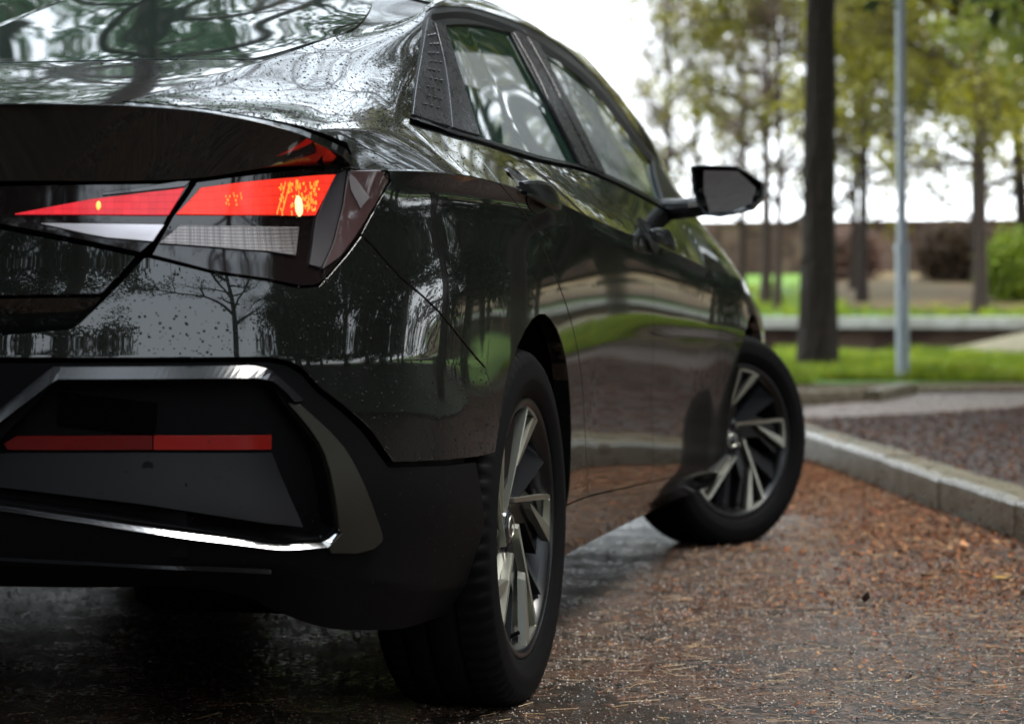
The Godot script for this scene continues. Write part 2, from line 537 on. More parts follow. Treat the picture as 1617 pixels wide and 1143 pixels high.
	OUT["bumper_lower"] = [0, 0, 0, .3448, .1427, .3581, .7578, .3594, .782, .3589, .7996, .3562, .8121, .3527, .8276, .3455, .8365, .339, .8486, .3278, .8608, .319, .9058, .2939, .9447, .2693, 1.0119, .2173, 1.0219, .2171, 1.0792, .2182, 1.1835, .2229, 1.2919, .2321, 1.3559, .2364, 1.4281, .163, 1.4261, .1154, 1.4329, .0585, 1.4337, 0, .9956, 0]
	OUT["pocket"] = [.4903, .3342, .7624, .3363, .7834, .3338, .8022, .3097, .8504, .2614, .8603, .2498, .8653, .242, .8764, .2164, .8946, .1597, .9021, .1408, .883, .1282, .7859, .1232, .7718, .1254, .6568, .149, .5602, .1658, .4261, .1852, .3601, .192, .3684, .2249]
	OUT["pocket_big"] = [.4904, .3418, .7624, .344, .7944, .339, .8154, .3125, .8415, .2824, .8677, .2553, .8778, .2414, .8908, .2155, .9128, .1563, .9216, .137, .8936, .1168, .8554, .1149, .7877, .1088, .7733, .1105, .7457, .1155, .6567, .1354, .5718, .1515, .4627, .1688, .3461, .1834, .3559, .2287]
	OUT["reflector"] = [.4282, .2669, .62, .2678, .6198, .2497, .4154, .2495, .4085, .2573]
	OUT["reflector_bright"] = [.6217, .2678, .7962, .2662, .7966, .2479, .6215, .2497]
	OUT["lower_grey"] = [.3976, .2462, .6147, .247, .7976, .2447, .8222, .1844, .8411, .1443, .7801, .1519, .6888, .1684, .6022, .1822, .4906, .1948, .3697, .2067]
	OUT["blackout"] = [.4918, .3206, .627, .3069, .6225, .2685, .4878, .2826]
	OUT["blade"] = [.8022, .3097, .8262, .3069, .8754, .2723, .9016, .2514, .9184, .2335, .9651, .1729, .9823, .1545, 1.0012, .1382, 1.0079, .1309, 1.0092, .1276, 1.0052, .1238, .9897, .117, .9504, .1114, .8956, .1104, .8853, .1199, .9082, .1374, .9021, .1408, .8946, .1597, .8763, .2164, .8652, .2419, .8561, .2557, .8466, .2669, .8267, .2874, .8022, .3097]
	OUT["chrome_top"] = [.1382, .2197, .2836, .2026, .4503, .1811, .5344, .1688, .6291, .1528, .6856, .1425, .7729, .1246, .793, .122, .8154, .1219, .8808, .1273, .909, .1437]
	OUT["chrome_low"] = [.1378, .21, .4377, .1732, .534, .1586, .6289, .1416, .7448, .1188, .7841, .1127, .8045, .1121, .8179, .1128, .8902, .12, .9211, .1386]
	OUT["lip_top"] = [.1248, .1048, .2744, .1025, .4186, .0987, .533, .0922, .6595, .0825, .6857, .0792, .7128, .0735, .7411, .0698, .7704, .0692, .7999, .0724]
	OUT["lip_low"] = [.1239, .1, .4049, .0924, .5326, .0857, .6206, .0793, .7141, .064, .743, .0614, .7729, .062, .8027, .0662]
	OUT["bar_out"] = [.3531, .26, .4888, .3531, .7579, .354, .7833, .3491, .835, .3106]
	OUT["bar_ridge"] = [.3526, .2427, .4972, .3388, .7615, .3394, .7797, .3361, .7979, .3241, .8136, .3095]
	OUT["bar_in"] = [.3578, .2326, .4954, .3342, .7624, .3348, .7779, .3316, .7909, .3222, .8041, .3081]
	OUT["trunk_low"] = [0, .45, 0, .5507, .112, .5511, .3996, .5398, .5206, .5203, .6008, .5058, .6009, .5043, .5529, .4543, .552, .4535, .4113, .4519, .1325, .4522]
	OUT["trunk_under"] = [0, .45, 0, .449, .1326, .4514, .4114, .451, .5512, .4526, .5302, .4315, .509, .4146, .4147, .408, .1382, .4066]
	OUT["trunk_lamp"] = [.3406, .5673, .3949, .5919, .5161, .5927, .6091, .5948, .6504, .5941, .6788, .5922, .6437, .5529, .6246, .5234, .6026, .5066, .5205, .5218, .3994, .5414, .3422, .5518]
	OUT["trunk_red"] = [.4195, .5545, .5311, .5721, .6105, .5812, .6659, .5851, .6418, .5537]
	OUT["trunk_bar"] = [.5453, .58, .6275, .591, .6561, .5933, .6749, .5926, .6669, .5873, .6251, .5854, .5454, .5776]
	OUT["trunk_clear"] = [.4594, .5427, .6353, .5412, .6192, .5211, .5552, .5256, .5256, .5302, .4594, .5427]
	OUT["lamp"] = [.6858, .5916, .7636, .5907, .852, .5916, .9231, .5947, .9611, .595, 1.0384, .595, 1.0553, .5908, 1.0593, .5868, 1.0639, .5762, 1.049, .5614, 1.0196, .5397, .9793, .5171, .9334, .4985, .8793, .4721, .8695, .4698, .8427, .4697, .7864, .4785, .706, .4872, .6179, .5051, .6484, .5521]
	OUT["lamp_red"] = [.6925, .5831, .8605, .5838, .9376, .5862, .9196, .5702, .8915, .5485, .8204, .5514, .6541, .5544]
	OUT["lamp_clear"] = [.6598, .5406, .7588, .5403, .8568, .5378, .8427, .5074, .7925, .5129, .6293, .5189]
	OUT["lamp_facet"] = [.9376, .5856, .9584, .5916, .9543, .5786, .9454, .5537, .9315, .535, .9156, .5165, .8836, .491, .8648, .4952, .8933, .5452]
	OUT["lamp_white"] = [.962, .5895, .9774, .5816, 1.0071, .5575, .9849, .5462, .9659, .5693]
	OUT["lamp_wrap"] = [.9635, .591, 1.035, .5925, 1.0537, .5776, 1.0326, .5558, 1.0206, .5464, .9936, .531, .9663, .5174, .9261, .5001, .8867, .4892, .9193, .5161, .9353, .5345, .9494, .5534]
	OUT["quarter"] = [1.0536, .595, 1.5012, .595, 1.5106, .5934, 1.5595, .5801, 1.7198, .5348, 1.7541, .524, 1.8905, .4713, 2.0421, .4201, 2.0705, .4093, 2.1136, .39, 2.1332, .3798, 2.1688, .3584, 2.2098, .3377, 2.2288, .3265, 2.2611, .3043, 2.3013, .2736, 2.3209, .2567, 2.3399, .238, 2.3826, .1916, 2.4117, .1657, 2.4294, .1527, 2.4294, .1527, 2.1805, .1527, 2.1795, .1816, 2.1686, .2287, 2.1492, .2677, 2.1216, .2998, 2.0865, .3279, 2.0448, .3532, 1.9974, .376, 1.9454, .393, 1.8901, .4041, 1.8328, .4096, 1.7747, .4094, 1.7174, .4037, 1.6621, .3926, 1.6101, .3763, 1.5628, .3538, 1.5211, .323, 1.486, .2872, 1.3946, .3525, 1.3023, .3731, 1.2478, .3866, 1.2005, .4009, 1.1345, .4253, 1.089, .4448, 1.052, .4639, 1.0286, .4794, .9982, .5043, .9793, .5171, .9793, .5171, 1.0196, .5397, 1.0498, .5613, 1.0656, .5761]
	OUT["rear_door"] = [2.4294, .1527, 2.4117, .1657, 2.3826, .1916, 2.3399, .238, 2.3209, .2567, 2.3013, .2736, 2.2611, .3043, 2.2288, .3265, 2.2098, .3377, 2.1688, .3584, 2.1332, .3798, 2.1136, .39, 2.0705, .4093, 2.0421, .4201, 1.8905, .4713, 1.7541, .524, 1.7198, .5348, 1.5595, .5801, 1.5106, .5934, 1.5012, .595, 3.0269, .595, 3.0269, .45, 3.081, .3, 3.1893, .2, 3.1893, .1469, 3.0374, .147, 2.8854, .1479, 2.7334, .1495, 2.5814, .1511, 2.4294, .1527]
	OUT["front_door"] = [3.1893, .1469, 3.1893, .2, 3.081, .3, 3.0269, .45, 3.0269, .595, 4.0088, .595, 4.0388, .45, 4.0588, .3, 4.0588, .2, 4.0388, .1455, 3.9174, .1453, 3.7961, .146, 3.6747, .1468, 3.5534, .1468, 3.432, .1469, 3.3107, .1469]
	OUT["fender"] = [4.0388, .1455, 4.0588, .2, 4.0588, .3, 4.0388, .45, 4.0088, .595, 4.8093, .595, 4.8293, .42, 4.8192, .4038, 4.7758, .4445, 4.7282, .4711, 4.6778, .4863, 4.6255, .4926, 4.5727, .4908, 4.5204, .4813, 4.47, .463, 4.4225, .4288, 4.3792, .3631, 4.3411, .3381, 4.3091, .3131, 4.2838, .2858, 4.2661, .255, 4.2561, .222, 4.2543, .1852]
	OUT["front_bumper"] = [4.8293, .4, 4.8093, .595, 6.1141, .595, 6.1141, 0, 4.9219, 0, 4.9219, 0, 4.9358, .0948, 4.942, .1873, 4.9402, .2218, 4.9304, .2558, 4.9131, .2923, 4.8885, .3266, 4.857, .3567, 4.8192, .4038]
	OUT["sill"] = [2.1591, 0, 2.1747, .0814, 2.1815, .132, 2.181, .1527, 2.4294, .1527, 2.4294, .1527, 2.5757, .1512, 2.722, .1496, 2.8683, .1481, 3.0146, .147, 3.1609, .1469, 3.3072, .1469, 3.4535, .1469, 3.5998, .1468, 3.7461, .1464, 3.8924, .1454, 4.0388, .1455, 4.2606, .0837, 4.2748, 0, 4.2748, 0, 2.1591, 0]
	OUT["arch_rear"] = [1.5059, 0, 1.4812, 0, 1.4608, 0, 1.4449, 0, 1.4336, .0531, 1.4273, .1009, 1.4258, .1359, 1.4294, .1709, 1.4378, .2033, 1.451, .234, 1.4689, .2643, 1.4911, .2934, 1.5175, .32, 1.5475, .3437, 1.581, .3639, 1.6173, .3789, 1.6562, .3911, 1.6969, .4002, 1.7391, .4065, 1.7821, .4097, 1.8254, .4099, 1.8684, .4069, 1.9106, .4007, 1.9513, .3914, 1.9902, .3788, 2.0266, .3626, 2.06, .3447, 2.0901, .3253, 2.1165, .3045, 2.1387, .2816, 2.1566, .2557, 2.1698, .2253, 2.1782, .1902, 2.1818, .1535, 2.1803, .1159, 2.174, .0761, 2.1627, 0, 2.1468, 0, 2.1264, 0, 2.1017, 0]
	OUT["arch_front"] = [4.3272, 0, 4.3047, 0, 4.286, 0, 4.2715, 0, 4.2612, .0753, 4.2554, .1704, 4.2541, .2021, 4.2573, .2279, 4.265, .2525, 4.2771, .276, 4.2934, .2974, 4.3137, .3173, 4.3378, .3357, 4.3653, .3531, 4.3959, .392, 4.4291, .4351, 4.4645, .4602, 4.5017, .4759, 4.5402, .4859, 4.5794, .4915, 4.6188, .4931, 4.658, .4898, 4.6964, .4818, 4.7337, .469, 4.7692, .4495, 4.8025, .4215, 4.8331, .3874, 4.8603, .3543, 4.8839, .3316, 4.9038, .3069, 4.9197, .2804, 4.9315, .253, 4.939, .2276, 4.9422, .2029, 4.9409, .1739, 4.9352, .0813, 4.9252, 0, 4.911, 0, 4.8927, 0, 4.8707, 0]
	OUT["trunk_side"] = [0, .6574, 0, 0, .2207, .0302, .2305, .0424, .2461, .0656, .2564, .0876, .2625, .1158, .2629, .1426, .2737, .173, .2812, .2084, .2835, .2384, .2828, .2636, .2698, .3729, .2675, .4043, .2678, .4206, .2752, .485, .2783, .5257, .2747, .6537]
	OUT["quarter_upper"] = [.2207, .0302, .2305, .0424, .2461, .0656, .2564, .0876, .2625, .1158, .2629, .1426, .2737, .173, .2812, .2084, .2835, .2384, .2828, .2636, .2698, .3729, .2675, .4043, .2678, .4206, .2752, .485, .2783, .5257, .2747, .6537, 1.1849, .6574, 1.1866, .4815, 1.0571, .4902, 1.0399, .4735, 1.0087, .4471, .9971, .435, .9789, .4111, .9452, .3556, .9344, .3348, .925, .3132, .9101, .2713, .9001, .2346, .8813, .154, .8639, .1376, .8374, .1289, .8936, .1231, .9407, .1214, .9841, .1219, 1.0673, .126, 1.0953, .1388, 1.0631, .0923, 1.0404, .0647, 1.0125, .0379, .9689, 0, .2342, 0]
	OUT["roof_rail"] = [1.1845, .4784, 1.2358, .4733, 1.2912, .4716, 1.3506, .4725, 1.5316, .4782, 1.904, .4795, 2.214, .474, 2.3052, .4742, 2.4599, .4783, 2.6777, .4736, 2.7298, .4735, 2.858, .4761, 2.9959, .482, 3.0243, .4807, 3.0491, .477, 3.0715, .4716, 3.1126, .4571, 3.1193, .4536, 3.1373, .4405, 3.1447, .4373, 3.1539, .4355, 3.1735, .4373, 3.1979, .4439, 3.278, .4755, 3.301, .4811, 3.3198, .4796, 3.3349, .4719, 3.3469, .459, 3.3658, .4244, 3.3765, .4079, 3.4067, .3691, 3.4346, .3226, 3.5346, .4782, 3.5346, .6574, 1.1849, .6574]
	OUT["rear_door_up"] = [.9689, 0, 1.0125, .0379, 1.0404, .0647, 1.0631, .0923, 1.0953, .1388, 1.1709, .1335, 1.4326, .1305, 1.7726, .1344, 2.0196, .1316, 2.1985, .1303, 2.2814, 0]
	OUT["front_door_up"] = [2.2814, 0, 2.1985, .1303, 2.4846, .1283, 2.9248, .1307, 3.358, .1505, 3.368, 0]
	OUT["fender_up"] = [3.368, 0, 3.358, .1505, 3.0084, .1251, 3.2791, .1874, 3.4152, .2896, 3.5346, .4782, 3.5346, 0]
	OUT["frame"] = [.8814, .1503, .8813, .154, .9001, .2346, .9101, .2713, .925, .3132, .9344, .3348, .9452, .3556, .9785, .4112, .9967, .4351, 1.0154, .4526, 1.0547, .4827, 1.056, .4862, 1.0775, .4833, 1.1211, .4799, 1.2373, .4777, 1.3537, .4771, 1.904, .4795, 1.9978, .4785, 2.1698, .4746, 2.2591, .4739, 2.3524, .4751, 2.4599, .4783, 2.6777, .4736, 2.7298, .4735, 2.858, .4761, 2.9959, .482, 3.0243, .4807, 3.0491, .477, 3.0715, .4716, 3.1126, .4571, 3.1193, .4536, 3.1373, .4405, 3.1447, .4373, 3.1539, .4355, 3.1735, .4373, 3.1979, .4439, 3.278, .4755, 3.301, .4811, 3.3198, .4796, 3.3349, .4719, 3.3469, .459, 3.3658, .4244, 3.3765, .4079, 3.4067, .3691, 3.4346, .3226, 3.2903, .1968, 3.0084, .1251, 2.9248, .1307, 2.4846, .1283, 2.0196, .1316, 1.7726, .1344, 1.4326, .1305, 1.1709, .1335, 1.0722, .1287, .9892, .1243, .9462, .1237, .8998, .125, .8452, .1302]
	OUT["rear_glass"] = [1.2152, .419, 1.2748, .42, 1.4964, .4289, 1.6243, .4323, 1.938, .4368, 1.903, .3983, 1.8759, .3633, 1.8653, .3458, 1.8569, .3279, 1.8512, .3091, 1.8468, .2729, 1.8469, .2553, 1.8482, .2379, 1.8599, .1512, 1.7681, .1506, 1.536, .1518, 1.4113, .1537, 1.1919, .1549, 1.1923, .2546, 1.1952, .3176, 1.201, .3587, 1.2152, .419]
	OUT["front_glass"] = [2.1611, .4281, 2.2443, .424, 2.4452, .4188, 2.6132, .4126, 2.8888, .4069, 2.9447, .4026, 3.0139, .392, 3.1143, .3816, 3.1919, .3719, 3.1508, .3092, 3.095, .2515, 3.0284, .202, 2.9644, .1614, 2.7774, .1567, 2.6194, .1541, 2.3568, .1525, 2.1296, .1529, 2.1027, .2207, 2.0918, .255, 2.0888, .2724, 2.0882, .2901, 2.0901, .3096, 2.096, .3295, 2.1051, .3487, 2.1164, .3676, 2.1294, .3867, 2.1611, .4281]
	OUT["quarter_trim"] = [1.0621, .4529, 1.0198, .4205, 1.002, .4045, .9863, .3883, .9724, .3717, .9601, .3547, .9479, .3342, .9286, .2917, .9143, .2513, .9053, .2187, .8904, .1544, .957, .1504, 1.0094, .1497, 1.0624, .1517, 1.0638, .2286, 1.0661, .2826, 1.0683, .3081, 1.0722, .334, 1.0784, .3588, 1.0867, .3828, 1.1088, .4324]
	OUT["door_trim"] = [1.1234, .4272, 1.2114, .4207, 1.1984, .3597, 1.1932, .3185, 1.1912, .2551, 1.1919, .1549, 1.0699, .1518]
	OUT["pillar"] = [1.9534, .438, 2.0683, .4549, 2.0332, .4115, 2.0064, .3747, 1.9955, .357, 1.9865, .339, 1.9798, .3204, 1.9731, .2839, 1.9719, .2667, 1.9726, .2495, 1.9775, .2156, 1.9872, .165, 1.9891, .1481, 1.8633, .15, 1.862, .1677, 1.8536, .2378, 1.853, .2731, 1.855, .291]
	OUT["pillar_front"] = [2.086, .4551, 2.1208, .4416, 2.1585, .4294, 2.1307, .3924, 2.1089, .3587, 2.1003, .342, 2.0934, .3248, 2.0891, .3073, 2.0872, .2721, 2.0887, .2544, 2.0963, .2196, 2.1118, .1679, 2.1159, .1506, 2.0097, .1482, 2.0079, .1653, 1.996, .2333, 1.9942, .2504, 1.9939, .2677, 1.9955, .2851, 1.9995, .3027]
	OUT["sail"] = [3.1936, .3676, 3.2892, .4193, 3.3224, .3891, 3.3512, .3493, 3.4078, .2989, 3.2758, .1962, 3.0189, .131, 2.9565, .1549]
	OUT["belt_top"] = [.8766, .1483, .9175, .1528, .9409, .1531, .9715, .1512, 1.0162, .1446, 1.0743, .1419, 1.1681, .1469, 1.2397, .1478, 1.5266, .1455, 1.8018, .1477, 2.0981, .1439, 2.448, .1426, 2.6849, .1431, 2.9759, .1455]
	OUT["belt_low"] = [.8554, .1346, .8974, .1283, .9337, .1256, 1.0485, .1266, 1.1584, .1374, 1.2322, .1397, 1.4431, .135, 1.7811, .1378, 2.496, .1323, 2.933, .1331]
	OUT["frame_hi"] = [1.102, .4551, 1.1703, .4495, 1.2376, .4481, 1.318, .4493, 1.4885, .4553, 1.5417, .4557, 1.8768, .4512, 2.0435, .4474, 2.145, .435, 2.2551, .425, 2.3018, .4219, 2.3525, .4199, 2.5764, .4168, 2.6605, .4134, 2.8072, .405, 2.844, .4019, 2.875, .3973, 2.9575, .381, 2.9901, .3777, 3.0232, .377, 3.0583, .3778, 3.0946, .3799, 3.2018, .3893]
	OUT["frame_lo"] = [1.1044, .4349, 1.1645, .4335, 1.2241, .4338, 1.5098, .4408, 1.8292, .4376, 1.985, .4346, 2.1203, .4184, 2.2367, .4071, 2.3373, .4017, 2.4966, .3966, 2.5706, .3906, 2.7353, .3707, 2.8567, .3475, 2.8917, .343, 2.9259, .34, 2.9996, .3362, 3.0405, .3364, 3.1244, .3395]
	OUT["back_glass"] = [0, .004, .4, .004, .5588, .0117, .5718, .0008, .5792, .0414, .5832, .0718, .5862, .1211, .5889, .2348, .5941, .3052, .5941, .3761, .5913, .415, .5753, .518, .5611, .5961, .53, .7484, .52, .8026, .5, .9, .47, .97, .42, 1.02, 0, 1.045]

# ------------------------------------------------------------------ the car
func both_sides(netname: String, outline: String, o := {}) -> Shape:
	var sh := Shape.new()
	for m in [false, true]:
		var p := o.duplicate()
		p.mirror = m
		panel(sh, netname, OUT[outline], p)
	return sh

func one(netname: String, outline: String, mirror: bool, o := {}) -> Shape:
	var sh := Shape.new()
	var p := o.duplicate()
	p.mirror = mirror
	panel(sh, netname, OUT[outline], p)
	return sh

func net_end(netname: String) -> Vector2:
	var net: Net = NETS[netname]
	return Vector2(net.fa[net.na - 1], net.fb[net.nb - 1])

func whole(netname: String) -> Array:
	var net: Net = NETS[netname]
	var a := net.fa[net.na - 1]
	var b := net.fb[net.nb - 1]
	return [0.0, 0.0, a, 0.0, a, b, 0.0, b]

func build_car() -> Node3D:
	var car := thing("parked_car", "wet dark grey-green saloon car with lit red tail lamp, parked on the park road", "car")
	var paint: Material = M.paint
	# ---- inner shell: closes every gap with black
	OUT["body_all"] = whole("body")
	OUT["upper_all"] = whole("upper")
	OUT["face_all"] = whole("face")
	OUT["deck_all"] = whole("deck")
	OUT["roof_all"] = whole("roof")
	OUT["shield_all"] = whole("shield")
	OUT["hood_all"] = whole("hood")
	var shell := Shape.new()
	for m in [false, true]:
		panel(shell, "body", OUT.body_all, {"off": -0.05, "depth": 0.0, "gap": 0.0, "mirror": m, "holes": [OUT.arch_rear, OUT.arch_front]})
		panel(shell, "upper", [0.10, 0.03, net_end("upper").x, 0.0, net_end("upper").x, net_end("upper").y, 0.10, net_end("upper").y], {"off": -0.026, "depth": 0.0, "gap": 0.0, "mirror": m, "holes": [OUT.rear_glass, OUT.front_glass]})
		panel(shell, "deck", [0.0, 0.06, net_end("deck").x, 0.06, net_end("deck").x, net_end("deck").y, 0.0, net_end("deck").y], {"off": -0.02, "depth": 0.0, "gap": 0.0, "mirror": m})
		panel(shell, "face", OUT.face_all, {"off": -0.02, "depth": 0.0, "gap": 0.0, "mirror": m})
		panel(shell, "roof", OUT.roof_all, {"off": -0.03, "depth": 0.0, "gap": 0.0, "mirror": m})
		panel(shell, "hood", OUT.hood_all, {"off": -0.02, "depth": 0.0, "gap": 0.0, "mirror": m})
	# floor pan
	box(shell, Vector3(0, 0.235, -1.6), Vector3(1.36, 0.11, 3.1))
	box(shell, Vector3(0, 0.22, -3.3), Vector3(1.1, 0.10, 0.5))
	box(shell, Vector3(0, 0.40, 0.60), Vector3(1.30, 0.10, 0.75))
	part("body_shell", shell, M.black_plastic, car)
	# ---- panels across the middle
	part("rear_bumper", both_sides("body", "bumper_upper", {"depth": 0.02}), paint, car)
	part("lower_bumper", both_sides("body", "bumper_lower", {"off": -0.004, "holes": [OUT.pocket], "hole_depth": 0.04}), M.black_plastic, car)
	var lid := both_sides("deck", "deck_all", {"depth": 0.003, "gap": 0.0006})
	for m in [false, true]:
		panel(lid, "upper", OUT.trunk_side, {"mirror": m, "gap": 0.0006, "depth": 0.004})
		panel(lid, "face", OUT.face_all, {"mirror": m, "gap": 0.0004})
		panel(lid, "body", OUT.trunk_low, {"mirror": m, "gap": 0.004, "depth": 0.02})
		panel(lid, "body", OUT.trunk_under, {"mirror": m, "gap": 0.0005, "slope": 0.75, "b0": 0.4515, "depth": 0.02})
	part("trunk_lid", lid, paint, car)
	var rp := both_sides("roof", "roof_all", {"gap": 0.0})
	for m in [false, true]:
		panel(rp, "upper", OUT.roof_rail, {"mirror": m, "gap": 0.0008})
	part("roof", rp, paint, car)
	part("hood", both_sides("hood", "hood_all"), paint, car)
	part("front_bumper", both_sides("body", "front_bumper"), paint, car)
	part("rear_window", both_sides("glass", "back_glass", {"off": 0.001, "depth": 0.004}), M.back_glass, car)
	var surround := Shape.new()
	OUT["glass_all"] = whole("glass")
	for m in [false, true]:
		panel(surround, "glass", OUT.glass_all, {"off": -0.004, "gap": 0.0, "mirror": m, "holes": [OUT.back_glass]})
	part("rear_window_surround", surround, M.gloss_black, car)
	part("windscreen", both_sides("shield", "shield_all", {"gap": 0.02, "depth": 0.004}), M.side_glass, car)
	# ---- bumper details
	for m in [false, true]:
		var bezel := Shape.new()
		ribbon(bezel, "body", OUT.bar_out, -0.003, OUT.bar_ridge, 0.012, m)
		ribbon(bezel, "body", OUT.bar_ridge, 0.012, OUT.bar_in, -0.036, m)
		part("bumper_frame", bezel, M.frame_gloss, car)
		var trim := Shape.new()
		ribbon(trim, "body", OUT.chrome_top, -0.012, OUT.chrome_low, 0.004, m)
		part("bumper_trim", trim, M.chrome, car, "" if m else "bright silver strip along the bottom of the bumper recess")
		var lip := Shape.new()
		ribbon(lip, "body", OUT.lip_top, -0.009, OUT.lip_low, 0.001, m)
		part("bumper_lip", lip, M.satin_black, car)
		part("bumper_insert", one("body", "pocket_big", m, {"off": -0.034, "gap": 0.0}), M.black_plastic, car)
		part("bumper_insert", one("body", "lower_grey", m, {"off": -0.028, "slope": -0.28, "b0": 0.245, "gap": 0.001, "depth": 0.006}), M.grey_plastic, car, "" if m else "charcoal lower panel of the bumper recess")
		var sensor := Shape.new()
		ring(sensor, NETS["body"], 0.6135, 0.228, -0.0245, 0.0085, m)
		part("parking_sensor", sensor, M.grey_plastic, car)
	for m in [false, true]:
		part("bumper_blade", one("body", "blade", m, {"off": 0.004, "depth": 0.03}), M.blade, car, "" if m else "olive silver blade at the corner of the bumper")
		part("reflector", one("body", "reflector", m, {"off": -0.028, "gap": 0.0004, "depth": 0.006}), M.reflector, car, "" if m else "dark red inner reflector in the bumper recess")
		part("reflector", one("body", "reflector_bright", m, {"off": -0.027, "gap": 0.0004, "depth": 0.007}), M.reflector_bright, car, "" if m else "brighter red outer reflector in the bumper recess")
	part("blackout_patch", one("body", "blackout", false, {"off": -0.026, "gap": 0.0, "depth": 0.008}), M.matt_black, car, "blacked out rectangle in the bumper recess, a stand-in")  # stands in for a blacked-out rectangle; no such plate is known
	# ---- sides
	for m in [false, true]:
		var q := one("body", "quarter", m, {"depth": 0.03})
		panel(q, "upper", OUT.quarter_upper, {"mirror": m, "gap": 0.001})
		part("rear_quarter_panel", q, paint, car)
		var rd := one("body", "rear_door", m)
		panel(rd, "upper", OUT.rear_door_up, {"mirror": m})
		var rdo := part("rear_door", rd, paint, car)
		var fd := one("body", "front_door", m)
		panel(fd, "upper", OUT.front_door_up, {"mirror": m})
		var fdo := part("front_door", fd, paint, car)
		door_handle(rdo, fdo, m)
		var fe := one("body", "fender", m, {"depth": 0.03})
		panel(fe, "upper", OUT.fender_up, {"mirror": m})
		part("front_wing", fe, paint, car)
		part("sill", one("body", "sill", m), paint, car)
		# wheel arch lips and liners
		for c in [[-0.045, 0.378, "rear"], [-2.84, 0.36, "front"]]:
			var liner := Shape.new()
			arch_liner(liner, c[0], c[1], m)
			part("wheel_arch_liner", liner, M.black_plastic, car)
		# windows
		part("window_frame", one("upper", "frame", m, {"off": -0.003, "gap": 0.0, "holes": [OUT.rear_glass, OUT.front_glass], "hole_depth": 0.012}), M.satin_black, car)
		part("side_window", one("upper", "rear_glass", m, {"off": -0.009, "gap": -0.002, "depth": 0.0}), M.side_glass, car)
		part("side_window", one("upper", "front_glass", m, {"off": -0.009, "gap": -0.002, "depth": 0.0}), M.side_glass, car)
		part("quarter_trim", one("upper", "quarter_trim", m, {"off": 0.002, "gap": 0.0005, "depth": 0.006}), M.wet_plastic, car)
		var chev := Shape.new()
		for row in 9:
			for c in 3:
				chevron(chev, NETS["upper"], 0.955 + c * 0.028 + row * 0.0075 + (0.012 if row % 2 else 0.0), 0.185 + row * 0.026, m)
		part("trim_pattern", chev, M.wet_plastic, car).set_meta("kind", "stuff")
		part("door_trim", one("upper", "door_trim", m, {"off": 0.001, "gap": 0.001, "depth": 0.006}), M.wet_plastic, car)
		part("window_pillar", one("upper", "pillar", m, {"off": 0.001, "gap": 0.0005, "depth": 0.008}), M.wet_plastic, car)
		part("window_pillar", one("upper", "pillar_front", m, {"off": 0.0015, "gap": 0.0005, "depth": 0.008}), M.wet_plastic, car)
		part("mirror_base_trim", one("upper", "sail", m, {"off": 0.002, "gap": 0.0, "depth": 0.008}), M.satin_black, car)
		var belt := Shape.new()
		ribbon(belt, "upper", OUT.belt_top, -0.002, OUT.belt_low, 0.006, m, 90)
		part("belt_strip", belt, M.belt, car)
		var drip := Shape.new()
		ribbon(drip, "upper", OUT.frame_hi, 0.003, OUT.frame_lo, -0.003, m, 70)
		part("window_seal", drip, M.grey_plastic, car)
		side_mirror(car, m)
		tail_lamp(car, m)
		wheel(car, Vector3(-0.79 if m else 0.79, 0.305, 0.0), 0.0, m, 8.0)
		wheel(car, Vector3(-0.79 if m else 0.812, 0.305, -2.74 if m else -2.785), -33.0, m, 3.0)
	var axle := Shape.new()
	box(axle, Vector3(0, 0.25, 0), Vector3(1.3, 0.13, 0.14), 0.02)
	box(axle, Vector3(0.42, 0.22, 0.02), Vector3(0.4, 0.12, 0.3), 0.02)
	box(axle, Vector3(-0.42, 0.22, 0.02), Vector3(0.4, 0.12, 0.3), 0.02)
	box(axle, Vector3(-0.3, 0.36, 0.62), Vector3(0.5, 0.16, 0.4), 0.03)
	part("rear_axle", axle, M.black_plastic, car)
	cabin(car)
	return car

func ring(sh: Shape, net: Net, a: float, b: float, off: float, r: float, m: bool) -> void:
	for k in 20:
		var t0 := TAU * k / 20.0
		var t1 := TAU * (k + 1) / 20.0
		var q := []
		for w in [[t0, r, 0.0], [t1, r, 0.0], [t1, r * 0.86, 0.0015], [t0, r * 0.86, 0.0015], [t1, 0.0, 0.0012]]:
			var p := net.pos(a + cos(w[0]) * w[1], b + sin(w[0]) * w[1], off + w[2])
			if m:
				p.x = -p.x
			q.append(p)
		sh.quad(q[0], q[1], q[2], q[3])
		sh.flat(q[3], q[2], q[4])

# a small raised arrow mark on the trim
func chevron(sh: Shape, net: Net, a: float, b: float, m: bool) -> void:
	var q := []
	for w in [[-0.009, 0.004, 0.0022], [0.006, -0.002, 0.0022], [0.010, 0.008, 0.0022], [0.004, 0.0015, 0.0062]]:
		var p := net.pos(a + w[0], b + w[1], w[2])
		if m:
			p.x = -p.x
		q.append(p)
	for k in 3:
		if m:
			sh.flat(q[(k + 1) % 3], q[k], q[3])
		else:
			sh.flat(q[k], q[(k + 1) % 3], q[3])

